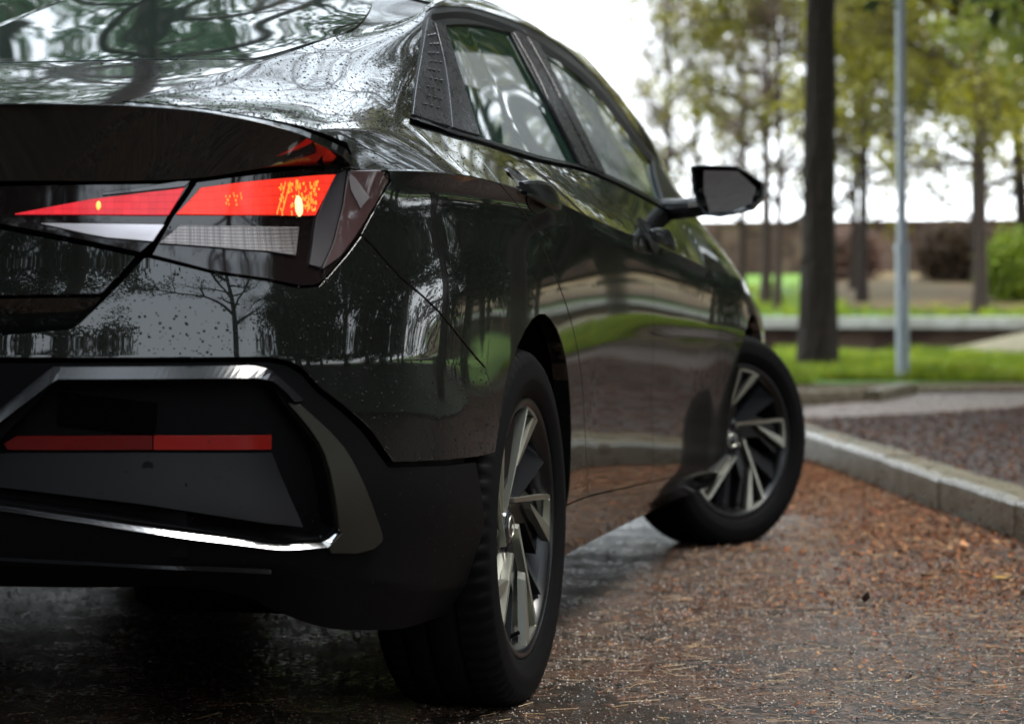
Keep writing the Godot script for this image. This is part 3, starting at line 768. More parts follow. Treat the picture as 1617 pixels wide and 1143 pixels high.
func arch_liner(sh: Shape, zc: float, r: float, m: bool) -> void:
	var s := -1.0 if m else 1.0
	var n := 30
	for k in n:
		var t0 := deg_to_rad(-6.0 + 192.0 * k / n)
		var t1 := deg_to_rad(-6.0 + 192.0 * (k + 1) / n)
		var p0 := Vector3(0, 0.30 + sin(t0) * r, zc + cos(t0) * r)
		var p1 := Vector3(0, 0.30 + sin(t1) * r, zc + cos(t1) * r)
		var x1 := s * 0.852
		var x0 := s * 0.60
		sh.quad(Vector3(x0, p0.y, p0.z), Vector3(x1, p0.y, p0.z), Vector3(x1, p1.y, p1.z), Vector3(x0, p1.y, p1.z))
		sh.flat(Vector3(x0, 0.3, zc), Vector3(x0, p0.y, p0.z), Vector3(x0, p1.y, p1.z))
		# outer skirt back to the skin
		var q0 := Vector3(s * 0.845, 0.30 + sin(t0) * (r + 0.05), zc + cos(t0) * (r + 0.05))
		var q1 := Vector3(s * 0.845, 0.30 + sin(t1) * (r + 0.05), zc + cos(t1) * (r + 0.05))
		sh.quad(Vector3(x1, p0.y, p0.z), q0, q1, Vector3(x1, p1.y, p1.z))

# a grip that stands off the door over a dark cup
func door_handle(rear: Node, front: Node, m: bool) -> void:
	var body: Net = NETS["body"]
	var upper: Net = NETS["upper"]
	for d in [[0.03, 0.905, rear, 0.0], [1.30, 0.868, front, 0.0]]:
		var s := -1.0 if m else 1.0
		var zc: float = -d[0]
		var yc: float = d[1]
		var x0 := 0.893
		var grip := Shape.new()
		var prev := []
		var n := 22
		for k in n + 1:
			var t := float(k) / n
			var z := zc + 0.105 - t * 0.235
			var lift := 0.006 + 0.027 * pow(sin(PI * clampf(t * 0.93 + 0.03, 0.0, 1.0)), 0.55)
			var hh := 0.024 * (0.35 + 0.65 * pow(sin(PI * clampf(t * 0.94 + 0.03, 0.0, 1.0)), 0.6))
			var thick: float = 0.012 * (0.4 + 0.6 * sin(PI * clampf(t * 0.94 + 0.03, 0.0, 1.0)))
			var rg := []
			for c in 12:
				var a := TAU * c / 12.0
				var cy := pow(absf(sin(a)), 0.7) * signf(sin(a)) * hh
				var cx := pow(absf(cos(a)), 0.7) * signf(cos(a)) * thick
				rg.append(Vector3(s * (x0 + lift + cx - cy * 0.35), yc - 0.010 + cy - 0.012 * t, z))
			if k > 0:
				for c in 12:
					var e := (c + 1) % 12
					if m:
						sh_quad(grip, prev[c], rg[c], rg[e], prev[e])
					else:
						sh_quad(grip, prev[c], prev[e], rg[e], rg[c])
			prev = rg
			if k == 0 or k == n:
				for c in range(1, 11):
					if (k == 0) == m:
						grip.flat(rg[0], rg[c + 1], rg[c])
					else:
						grip.flat(rg[0], rg[c], rg[c + 1])
		part("door_handle", grip, M.handle, d[2])
		# the cup behind the grip: a shallow bowl let into the door skin, with a lip
		var cup := Shape.new()
		var rings := []
		for w in [[1.0, 0.0014], [0.95, 0.0024], [0.85, 0.0018], [0.6, 0.0012], [0.0, 0.0010]]:
			var rr := []
			for c in 28:
				var a := TAU * c / 28.0
				var y: float = yc - 0.006 + sin(a) * 0.042 * w[0]
				var z: float = zc - 0.008 + cos(a) * 0.098 * w[0]
				rr.append(Vector3(s * (skin_x(y, z) + w[1]), y, z))
			rings.append(rr)
		for k in rings.size() - 1:
			for c in 28:
				var e := (c + 1) % 28
				if m:
					cup.quad(rings[k][c], rings[k][e], rings[k + 1][e], rings[k + 1][c])
				else:
					cup.quad(rings[k][c], rings[k + 1][c], rings[k + 1][e], rings[k][e])
		part("handle_cup", cup, M.satin_black, d[2])

func sh_quad(sh: Shape, a: Vector3, b: Vector3, c: Vector3, d: Vector3) -> void:
	sh.quad(a, b, c, d)

# how far out the door skin stands at a height and a place along the car
func skin_x(y: float, z: float) -> float:
	var best := 9.0
	var x := 0.89
	for nm in ["body", "upper"]:
		var net: Net = NETS[nm]
		var a0 := 1.2 if nm == "body" else 0.7
		for j in range(0 if nm == "upper" else net.nb - 30, (net.nb if nm == "body" else 22)):
			for i in range(net.find(net.fa, a0), net.find(net.fa, a0 + 2.6), 3):
				var p := net.g[j * net.na + i]
				var d := absf(p.y - y) + absf(p.z - z) * 0.6
				if d < best:
					best = d
					x = p.x
	return x

func side_mirror(car: Node, m: bool) -> void:
	var s := -1.0 if m else 1.0
	# outline of the housing seen from behind: across and up
	var o := [Vector2(0.914, 1.047), Vector2(0.935, 1.050), Vector2(1.025, 1.047), Vector2(1.053, 1.032), Vector2(1.093, 1.003), Vector2(1.092, 0.972), Vector2(1.063, 0.938), Vector2(0.984, 0.921), Vector2(0.948, 0.925), Vector2(0.930, 0.953), Vector2(0.918, 0.99)]
	var mid := Vector2(1.0, 0.99)
	var rings := []
	# from the glass rim forward to the rounded nose
	for w in [[-1.755, 0.93], [-1.748, 0.975], [-1.752, 1.0], [-1.79, 1.0], [-1.84, 0.95], [-1.885, 0.82], [-1.915, 0.55], [-1.925, 0.2]]:
		var rr := []
		for p in o:
			var q: Vector2 = mid + (p - mid) * w[1]
			rr.append(Vector3(s * q.x, q.y, w[0] - (q.x - 0.88) * 0.10 + 0.045))
		rings.append(rr)
	var sh := Shape.new()
	var n := o.size()
	for k in rings.size() - 1:
		for c in n:
			var e := (c + 1) % n
			if m:
				sh.quad(rings[k][c], rings[k + 1][c], rings[k + 1][e], rings[k][e])
			else:
				sh.quad(rings[k][c], rings[k][e], rings[k + 1][e], rings[k + 1][c])
	# recessed bowl behind the rim
	var inner := []
	for p in o:
		var q: Vector2 = mid + (p - mid) * 0.9
		inner.append(Vector3(s * q.x, q.y, -1.785 - (q.x - 0.88) * 0.10 + 0.045))
	for c in n:
		var e := (c + 1) % n
		if m:
			sh.quad(rings[0][c], rings[0][e], inner[e], inner[c])
		else:
			sh.quad(rings[0][c], inner[c], inner[e], rings[0][e])
	# the stalk down to the door
	var st := [[Vector3(s * 0.80, 0.95, -1.95), 0.040], [Vector3(s * 0.85, 0.948, -1.87), 0.036], [Vector3(s * 0.90, 0.947, -1.79), 0.034], [Vector3(s * 0.95, 0.95, -1.75), 0.032]]
	var pr := []
	for k in st.size():
		var rg := []
		for c in 12:
			var a := TAU * c / 12.0
			rg.append(st[k][0] + Vector3(0, sin(a) * st[k][1] * 0.75, cos(a) * st[k][1]))
		if k > 0:
			for c in 12:
				var e := (c + 1) % 12
				if m:
					sh.quad(pr[c], rg[c], rg[e], pr[e])
				else:
					sh.quad(pr[c], pr[e], rg[e], rg[c])
		pr = rg
	var ob := part("side_mirror", sh, M.mirror_shell, car)
	var gl := Shape.new()
	var go := [Vector2(0.944, 1.037), Vector2(1.028, 1.035), Vector2(1.050, 1.015), Vector2(1.072, 0.993), Vector2(1.060, 0.955), Vector2(1.019, 0.937), Vector2(0.957, 0.932), Vector2(0.943, 0.985)]
	for k in range(1, go.size() - 1):
		var t := []
		for p in [go[0], go[k], go[k + 1]]:
			t.append(Vector3(s * p.x, p.y, -1.772 - (p.x - 0.88) * 0.10 + 0.045 + (p.y - 0.99) * 0.10))
		if m:
			gl.flat(t[0], t[1], t[2])
		else:
			gl.flat(t[0], t[2], t[1])
	part("mirror_glass", gl, M.mirror_glass, ob)

func tail_lamp(car: Node, m: bool) -> void:
	var outer := part("tail_lamp", one("body", "lamp", m, {"off": -0.002, "gap": 0.0012, "depth": 0.02}), M.lamp_black, car, "" if m else "arrow shaped right tail lamp, lit red")
	part("lit_panel", one("body", "lamp_red", m, {"off": 0.0012, "gap": 0.0, "depth": 0.002}), M.lamp_red, outer)
	part("reversing_lens", one("body", "lamp_clear", m, {"off": 0.0012, "gap": 0.0, "depth": 0.002}), M.lamp_clear, outer)
	part("side_lens", one("body", "lamp_facet", m, {"off": 0.002, "gap": 0.0, "depth": 0.003}), M.lamp_smoke, outer)
	part("side_lens", one("body", "lamp_wrap", m, {"off": 0.0015, "gap": 0.0, "depth": 0.003}), M.lamp_wine, outer)
	part("side_reflector", one("body", "lamp_white", m, {"off": 0.003, "gap": 0.0, "depth": 0.002}), M.lamp_white, outer)
	var net: Net = NETS["body"]
	# prism facets and the glowing bulb
	var fac := Shape.new()
	var blb := Shape.new()
	var r2 := RandomNumberGenerator.new()
	r2.seed = 11
	for i in 150:
		var a := 0.853 + r2.randf_range(-0.028, 0.05)
		var b := 0.5635 + r2.randf_range(-0.0125, 0.0165)
		if absf(a - 0.838) < 0.004 or a > 0.905 + (b - 0.5635) * 1.2:
			continue
		if r2.randf() > 1.25 - 14.0 * Vector2((a - 0.86) * 0.8, b - 0.5575).length():
			continue
		facet(fac, net, a, b, r2.randf_range(0.0008, 0.0017), r2.randf_range(0.0008, 0.0024), m)
	for i in 16:
		facet(fac, net, 0.743 + r2.randf_range(-0.012, 0.016), 0.568 + r2.randf_range(-0.006, 0.007), 0.0009, 0.0012, m)
	for i in 2:
		for k in 18:
			facet(fac, net, 0.818 + i * 0.009 + k * 0.0012, 0.5525 + k * 0.0016, 0.0008, 0.0013, m)
	part("lamp_prism", fac, M.lamp_gold, outer).set_meta("kind", "stuff")
	bulb(blb, net, 0.8605, 0.5580, 0.0075, 0.010, m)
	part("lamp_bulb", blb, M.lamp_bulb, outer)
	var ridge := Shape.new()
	ribbon(ridge, "body", [0.965, 0.5925, 0.9545, 0.578, 0.945, 0.5537, 0.931, 0.535, 0.9156, 0.5165, 0.884, 0.490], 0.0055, [0.9675, 0.5925, 0.957, 0.578, 0.9475, 0.5537, 0.9335, 0.535, 0.918, 0.5155, 0.886, 0.488], 0.0055, m, 24)
	part("lens_ridge", ridge, M.lamp_edge, outer)
	# the half on the boot lid
	var inner := part("tail_lamp", one("body", "trunk_lamp", m, {"off": -0.002, "gap": 0.0025, "depth": 0.02}), M.lamp_black, car, "" if m else "narrow inner tail lamp on the boot lid, lit red")
	part("lit_panel", one("body", "trunk_red", m, {"off": 0.0012, "gap": 0.0, "depth": 0.002}), M.lamp_red_dim, inner)
	part("reversing_lens", one("body", "trunk_clear", m, {"off": 0.0012, "gap": 0.0, "depth": 0.002}), M.lamp_pale, inner)
	part("lens_strip", one("body", "trunk_bar", m, {"off": 0.0012, "gap": 0.0, "depth": 0.002}), M.lamp_smoke, inner)
	var b2 := Shape.new()
	bulb(b2, net, 0.5405, 0.5645, 0.0035, 0.0055, m)
	part("lamp_bulb", b2, M.lamp_bulb_small, inner)
	# each lit panel also lights its surroundings: a lamp of its size just before its face
	for w in [[0.775, 0.5675, 0.20, 0.045, 0.0020], [0.58, 0.565, 0.16, 0.025, 0.0006]]:
		var l := AreaLight3D.new()
		l.name = "tail_lamp_glow"
		l.light_color = Color(1.0, 0.12, 0.06)
		l.light_energy = w[4]
		l.area_size = Vector2(w[2], w[3])
		l.area_range = 6.0
		l.area_attenuation = 2.0
		l.shadow_enabled = true
		var r := net.both(w[0], w[1])
		var p: Vector3 = r[0] + r[1] * 0.012
		var d: Vector3 = r[1]
		if m:
			p.x = -p.x
			d.x = -d.x
		car.add_child(l, true)
		l.transform = Transform3D(Basis.looking_at(d, Vector3.UP), p)

func facet(sh: Shape, net: Net, a: float, b: float, da: float, db: float, m: bool) -> void:
	var q := []
	for w in [[-da, -db, 0.0014], [da, -db, 0.0014], [da, db, 0.0014], [-da, db, 0.0014], [0.0, 0.0, 0.0026]]:
		var p := net.pos(a + w[0], b + w[1], w[2])
		if m:
			p.x = -p.x
		q.append(p)
	for k in 4:
		if m:
			sh.flat(q[(k + 1) % 4], q[k], q[4])
		else:
			sh.flat(q[k], q[(k + 1) % 4], q[4])

func bulb(sh: Shape, net: Net, a: float, b: float, ra: float, rb: float, m: bool) -> void:
	for j in 4:
		for k in 14:
			var q := []
			for w in [[j, k], [j, k + 1], [j + 1, k + 1], [j + 1, k]]:
				var t: float = TAU * w[1] / 14.0
				var e: float = cos(PI / 2 * w[0] / 4.0)
				var h: float = sin(PI / 2 * w[0] / 4.0)
				var p := net.pos(a + cos(t) * ra * e, b + sin(t) * rb * e, 0.0012 + h * 0.005)
				if m:
					p.x = -p.x
				q.append(p)
			if m:
				sh.quad(q[0], q[3], q[2], q[1])
			else:
				sh.quad(q[0], q[1], q[2], q[3])

# ------------------------------------------------------------------ wheels
# flat star pieces: polygons given by angle (degrees, turning towards the front from the top) and radius
func wheel_pt(deg: float, r: float, x: float) -> Vector3:
	var t := deg_to_rad(deg)
	return Vector3(x, cos(t) * r, -sin(t) * r)

func slab(sh: Shape, ring_pts: Array, x_of: Callable, depth: float, taper := 0.003) -> void:
	var top := []
	var low := []
	var mid := Vector2.ZERO
	for p in ring_pts:
		mid += p
	mid /= ring_pts.size()
	for p in ring_pts:
		var x: float = x_of.call(p.length())
		top.append(Vector3(x, p.x, -p.y))
		var q: Vector2 = mid + (p - mid) * (1.0 + taper / maxf((p - mid).length(), 0.001))
		low.append(Vector3(x - depth, q.x, -q.y))
	var flat2 := PackedVector2Array()
	for p in ring_pts:
		flat2.append(p)
	var t := Geometry2D.triangulate_polygon(flat2)
	for k in range(0, t.size(), 3):
		var a: Vector3 = top[t[k]]
		var b: Vector3 = top[t[k + 1]]
		var c: Vector3 = top[t[k + 2]]
		if (b - a).cross(c - a).x < 0.0:
			sh.flat(a, c, b)
		else:
			sh.flat(a, b, c)
	var cw := Geometry2D.is_polygon_clockwise(flat2)
	for k in top.size():
		var e := (k + 1) % top.size()
		if cw:
			sh.quad(top[k], low[k], low[e], top[e])
		else:
			sh.quad(top[k], top[e], low[e], low[k])

func polar(deg: float, r: float) -> Vector2:
	return Vector2(cos(deg_to_rad(deg)), sin(deg_to_rad(deg))) * r

func wheel_parts(phase: float) -> Node3D:
	var w := Node3D.new()
	w.name = "wheel"
	# tyre: sidewall, shoulder with cut blocks, three round grooves
	var prof := [[-0.100, 0.222], [-0.112, 0.245], [-0.116, 0.272], [-0.111, 0.297], [-0.101, 0.3085], [-0.088, 0.3135], [-0.058, 0.3160], [-0.055, 0.3090], [-0.048, 0.3090], [-0.045, 0.3165], [-0.006, 0.3172], [-0.004, 0.3095], [0.004, 0.3095], [0.006, 0.3172], [0.045, 0.3165], [0.048, 0.3090], [0.055, 0.3090], [0.058, 0.3160], [0.088, 0.3135], [0.101, 0.3085], [0.111, 0.297], [0.1135, 0.288], [0.116, 0.272], [0.1165, 0.262], [0.1155, 0.258], [0.1125, 0.246], [0.1085, 0.240], [0.1065, 0.2325], [0.100, 0.2285], [0.098, 0.222]]
	var tyre := Shape.new()
	var seg := 288
	var ring0 := []
	var rings := []
	for k in seg:
		var t := TAU * k / seg
		var cut := k % 4 == 0
		var slant := k % 12 == 0
		var rg := []
		for i in prof.size():
			var r: float = prof[i][1]
			var x: float = prof[i][0] if prof[i][0] > 0.0 else prof[i][0] * 0.82
			if cut and (i in [4, 5, 6, 17, 18, 19]):
				r -= 0.0055
			if cut and (i == 3 or i == 20):
				r -= 0.003
			if slant and i in [10, 13]:
				r -= 0.004
			var tt := t + (0.012 if x > 0 else -0.012) * clampf((absf(x) - 0.05) / 0.05, 0.0, 1.0)
			var p := Vector3(x, cos(tt) * r, -sin(tt) * r)
			if p.y < -0.3035:
				p.x *= 1.0 + (-0.3035 - p.y) * 1.5
				p.y = -0.3035
			rg.append(p)
		rings.append(rg)
	var nrm := []
	for k in seg:
		var nn := []
		for i in prof.size():
			var da: Vector3 = rings[(k + 1) % seg][i] - rings[(k + seg - 1) % seg][i]
			var db: Vector3 = rings[k][mini(i + 1, prof.size() - 1)] - rings[k][maxi(i - 1, 0)]
			nn.append(db.cross(da).normalized())
		nrm.append(nn)
	for k in seg:
		var e := (k + 1) % seg
		for i in prof.size() - 1:
			tyre.tri(rings[k][i], rings[k][i + 1], rings[e][i + 1], nrm[k][i], nrm[k][i + 1], nrm[e][i + 1])
			tyre.tri(rings[k][i], rings[e][i + 1], rings[e][i], nrm[k][i], nrm[e][i + 1], nrm[e][i])
	part("tyre", tyre, M.rubber, w)
	# rim barrel and flange
	var rim := Shape.new()
	lathe_x(rim, [Vector2(0.095, 0.2285), Vector2(0.100, 0.2295), Vector2(0.1045, 0.2275), Vector2(0.104, 0.220), Vector2(0.099, 0.212), Vector2(0.085, 0.206)], 96)
	lathe_x(rim, [Vector2(0.085, 0.206), Vector2(0.06, 0.2), Vector2(-0.02, 0.195), Vector2(-0.09, 0.205), Vector2(-0.10, 0.222)], 72)
	part("rim", rim, M.rim_dark, w)
	# brake disc and backplate
	var disc := Shape.new()
	lathe_x(disc, [Vector2(-0.01, 0.140), Vector2(0.002, 0.142), Vector2(0.012, 0.140), Vector2(0.012, 0.07), Vector2(0.045, 0.068), Vector2(0.045, 0.002)], 48, false)
	part("brake_disc", disc, M.steel, w)
	var plate := Shape.new()
	lathe_x(plate, [Vector2(-0.1, 0.215), Vector2(-0.04, 0.20), Vector2(-0.04, 0.002)], 40, false)
	box(plate, Vector3(0.0, 0.02, 0.135), Vector3(0.075, 0.15, 0.055), 0.008)
	part("brake_caliper", plate, M.black_plastic, w)
	# five dark base spokes and five polished A-shaped blades
	var dish := func(r: float) -> float: return 0.100 - 0.030 * pow(1.0 - clampf(r / 0.215, 0.0, 1.0), 1.3)
	var deep := func(r: float) -> float: return 0.078 - 0.018 * pow(1.0 - clampf(r / 0.215, 0.0, 1.0), 1.2)
	for k in 5:
		var f := phase + 72.0 * k
		var spoke := Shape.new()
		slab(spoke, [polar(f - 44, 0.048), polar(f - 20, 0.125), polar(f + 5, 0.209), polar(f + 16, 0.210), polar(f + 30, 0.209), polar(f + 12, 0.125), polar(f + 8, 0.05)], deep, 0.035)
		part("dark_spoke", spoke, M.rim_dark, w)
		# flat gloss vane standing at a slant in the gap before the blade
		var vane := Shape.new()
		var v0 := wheel_pt(f + 36, 0.205, 0.070)
		var v1 := wheel_pt(f + 52, 0.205, 0.096)
		var v2 := wheel_pt(f + 46, 0.072, 0.074)
		var v3 := wheel_pt(f + 20, 0.066, 0.060)
		vane.quad(v0, v1, v2, v3)
		vane.quad(v0 - Vector3(0.03, 0, 0), v3 - Vector3(0.03, 0, 0), v2 - Vector3(0.03, 0, 0), v1 - Vector3(0.03, 0, 0))
		vane.quad(v1, v1 - Vector3(0.03, 0, 0), v2 - Vector3(0.03, 0, 0), v2)
		vane.quad(v0, v3, v3 - Vector3(0.03, 0, 0), v0 - Vector3(0.03, 0, 0))
		part("gloss_vane", vane, M.rim_gloss, w)
		var blade := Shape.new()
		# long leg, rim edge and short wide leg
		slab(blade, [polar(f - 62, 0.052), polar(f - 2.5, 0.200), polar(f - 0.8, 0.2145), polar(f + 1.0, 0.214), polar(f + 0.1, 0.198), polar(f - 53, 0.047)], dish, 0.016)
		slab(blade, [polar(f + 0.6, 0.2135), polar(f + 8, 0.2145), polar(f + 16, 0.2145), polar(f + 23, 0.2135), polar(f + 20.5, 0.208), polar(f + 14, 0.2075), polar(f + 7, 0.2075), polar(f + 1.5, 0.208)], dish, 0.014)
		slab(blade, [polar(f + 23, 0.2135), polar(f + 20.5, 0.2075), polar(f + 14.5, 0.205), polar(f - 4, 0.118), polar(f - 8, 0.108), polar(f - 1.0, 0.114)], dish, 0.014)
		part("polished_blade", blade, M.machined, w)
		var nut := Shape.new()
		var c0 := wheel_pt(f + 36, 0.050, 0.0)
		var tnut := Shape.new()
		lathe_x(tnut, [Vector2(0.030, 0.0085), Vector2(0.064, 0.0085), Vector2(0.067, 0.006), Vector2(0.067, 0.0005)], 6, false)
		for q in tnut.v.size():
			tnut.v[q] += c0
		part("wheel_nut", tnut, M.steel, w)
	var hub := Shape.new()
	lathe_x(hub, [Vector2(0.02, 0.085), Vector2(0.054, 0.078), Vector2(0.062, 0.066), Vector2(0.06, 0.045)], 40)
	lathe_x(hub, [Vector2(0.06, 0.045), Vector2(0.058, 0.034), Vector2(0.072, 0.032), Vector2(0.076, 0.026), Vector2(0.077, 0.0005)], 40)
	part("hub", hub, M.rim_gloss, w)
	var emblem := Shape.new()
	lathe_x(emblem, [Vector2(0.0772, 0.021), Vector2(0.0786, 0.020), Vector2(0.0786, 0.017), Vector2(0.0772, 0.016)], 32, false)
	part("cap_ring", emblem, M.machined, w)
	var valve := Shape.new()
	tube(valve, [wheel_pt(phase + 172, 0.2, 0.06), wheel_pt(phase + 172, 0.185, 0.092)], [0.004, 0.0035], 8)
	part("valve", valve, M.rubber, w)
	return w

var wheel_proto: Dictionary = {}
func wheel(car: Node, at: Vector3, steer: float, m: bool, phase: float) -> void:
	if not wheel_proto.has(phase):
		wheel_proto[phase] = wheel_parts(phase)
	var w: Node3D = wheel_proto[phase].duplicate()
	w.name = "wheel"
	car.add_child(w, true)
	w.position = at
	w.rotation.y = deg_to_rad(steer) + (PI if m else 0.0)

# ------------------------------------------------------------------ cabin
func cushion(sh: Shape, at: Vector3, size: Vector3, tilt: float) -> void:
	# a padded block: a rounded box from a squashed sphere
	var n := 10
	var rings := []
	for j in n + 1:
		var f := -PI / 2 + PI * j / n
		var rg := []
		for k in 16:
			var t := TAU * k / 16.0
			var c := Vector3(pw(cos(f), 0.35) * pw(cos(t), 0.35), pw(sin(f), 0.35), pw(cos(f), 0.35) * pw(sin(t), 0.35))
			rg.append(at + Basis(Vector3.RIGHT, tilt) * (c * size / 2.0))
		rings.append(rg)
	for j in n:
		for k in 16:
			var e := (k + 1) % 16
			sh.quad(rings[j][k], rings[j + 1][k], rings[j + 1][e], rings[j][e])

func pw(x: float, e: float) -> float:
	return signf(x) * pow(absf(x), e)

func cabin(car: Node) -> void:
	for x in [-0.37, 0.37]:
		var s := Shape.new()
		cushion(s, Vector3(x, 0.56, -1.25), Vector3(0.50, 0.16, 0.52), 0.1)
		cushion(s, Vector3(x, 0.86, -0.95), Vector3(0.52, 0.66, 0.15), 0.28)
		cushion(s, Vector3(x, 1.245, -0.82), Vector3(0.30, 0.19, 0.10), 0.2)
		for dx in [-0.05, 0.05]:
			tube(s, [Vector3(x + dx, 1.06, -0.87), Vector3(x + dx, 1.2, -0.83)], [0.006, 0.006], 6)
		part("front_seat", s, M.cloth, car)
	var b := Shape.new()
	cushion(b, Vector3(0, 0.55, -0.25), Vector3(1.30, 0.16, 0.5), 0.1)
	cushion(b, Vector3(0, 0.80, 0.08), Vector3(1.28, 0.5, 0.13), 0.4)
	for x in [-0.42, 0.0, 0.42]:
		cushion(b, Vector3(x, 1.08, 0.16), Vector3(0.24, 0.1, 0.08), 0.3)
	part("rear_seat", b, M.cloth, car)
	var shelf := Shape.new()
	box(shelf, Vector3(0, 1.03, 0.36), Vector3(1.12, 0.02, 0.36), 0.004)
	part("parcel_shelf", shelf, M.cloth, car)
	var dash := Shape.new()
	cushion(dash, Vector3(0, 0.88, -2.25), Vector3(1.44, 0.22, 0.55), 0.0)
	part("dashboard", dash, M.cloth, car)
	var sw := Shape.new()
	var pts := []
	var rad := []
	for k in 25:
		var t := TAU * k / 24.0
		pts.append(Vector3(-0.37, 0.95, -1.78) + Basis(Vector3.RIGHT, -0.4) * Vector3(cos(t) * 0.18, sin(t) * 0.18, 0))
		rad.append(0.015)
	tube(sw, pts, rad, 8)
	part("steering_wheel", sw, M.satin_black, car)
	for s in [-1.0, 1.0]:
		var dp := Shape.new()
		box(dp, Vector3(s * 0.735, 0.66, -0.9), Vector3(0.05, 0.58, 2.6), 0.01)
		part("door_lining", dp, M.cloth, car)

# ------------------------------------------------------------------ water drops on the paint
func drops(car: Node) -> void:
	var dm := Shape.new()
	for j in 3:
		for k in 8:
			var q := []
			for w in [[j, k], [j, k + 1], [j + 1, k + 1], [j + 1, k]]:
				var e: float = cos(PI / 2 * w[0] / 3.0)
				var h: float = sin(PI / 2 * w[0] / 3.0)
				var t: float = TAU * w[1] / 8.0
				q.append(Vector3(cos(t) * e, h * 0.55, sin(t) * e))
			for z in [[0, 2, 1], [0, 3, 2]]:
				dm.tri(q[z[0]], q[z[1]], q[z[2]], q[z[0]].normalized(), q[z[1]].normalized(), q[z[2]].normalized())
	var mesh := dm.mesh(M.drop)
	var r2 := RandomNumberGenerator.new()
	r2.seed = 5
	var xf := []
	for job in [["body", "bumper_upper", 1500, 0.0008, 0.0023, 0.0], ["body", "trunk_low", 420, 0.0008, 0.0020, 0.0], ["upper", "trunk_side", 1100, 0.0008, 0.0021, 0.0], ["upper", "quarter_upper", 2600, 0.0007, 0.0020, 0.0], ["body", "quarter", 500, 0.0006, 0.0013, 0.0], ["upper", "rear_door_up", 700, 0.0007, 0.0018, 0.0], ["glass", "back_glass", 1500, 0.0005, 0.0014, 0.001], ["upper", "quarter_trim", 160, 0.0008, 0.0018, 0.002], ["upper", "pillar", 120, 0.0008, 0.0016, 0.001], ["deck", "deck_all", 500, 0.0006, 0.0018, 0.0], ["body", "rear_door", 500, 0.0005, 0.0013, 0.0], ["body", "bumper_lower", 900, 0.0005, 0.0013, -0.004], ["body", "lamp", 60, 0.0006, 0.0012, 0.001]]:
		var net: Net = NETS[job[0]]
		var edge := poly(OUT[job[1]])
		var lo := edge[0]
		var hi := edge[0]
		for p in edge:
			lo = lo.min(p)
			hi = hi.max(p)
		var made := 0
		var tries := 0
		while made < job[2] and tries < job[2] * 12:
			tries += 1
			var w := Vector2(r2.randf_range(lo.x, hi.x), r2.randf_range(lo.y, hi.y))
			if not Geometry2D.is_point_in_polygon(w, edge):
				continue
			made += 1
			var r := net.both(w.x, w.y)
			var n: Vector3 = r[1]
			var x := n.cross(Vector3(0.3, 0.2, 0.9)).normalized()
			var s: float = job[3] + (job[4] - job[3]) * pow(r2.randf(), 2.6)
			xf.append(Transform3D(Basis(x, n, x.cross(n)).scaled_local(Vector3(s, s * r2.randf_range(0.6, 1.0), s * r2.randf_range(0.8, 1.2))), r[0] + n * job[5]))
	scatter("water_drops", mesh, xf, [], car)

# ------------------------------------------------------------------ materials and computed textures
func noise_map(called: String, type: int, freq: float, size := 512, seed_ := 1, oct := 1, ret := -1) -> Image:
	var f := FastNoiseLite.new()
	f.noise_type = type
	f.frequency = freq
	f.seed = seed_
	f.fractal_type = FastNoiseLite.FRACTAL_FBM if oct > 1 else FastNoiseLite.FRACTAL_NONE
	f.fractal_octaves = oct
	if ret >= 0:
		f.cellular_return_type = ret
	var im := f.get_seamless_image(size, size)
	im.convert(Image.FORMAT_L8)
	return im

func tex_from(size: int, bytes: PackedByteArray, rgb := true) -> ImageTexture:
	return ImageTexture.create_from_image(Image.create_from_data(size, size, false, Image.FORMAT_RGB8 if rgb else Image.FORMAT_L8, bytes))

func tri_map(m: StandardMaterial3D, scale: float, world := true) -> void:
	m.uv1_triplanar = true
	m.uv1_world_triplanar = world
	m.uv1_scale = Vector3.ONE * scale
	m.uv1_triplanar_sharpness = 4.0

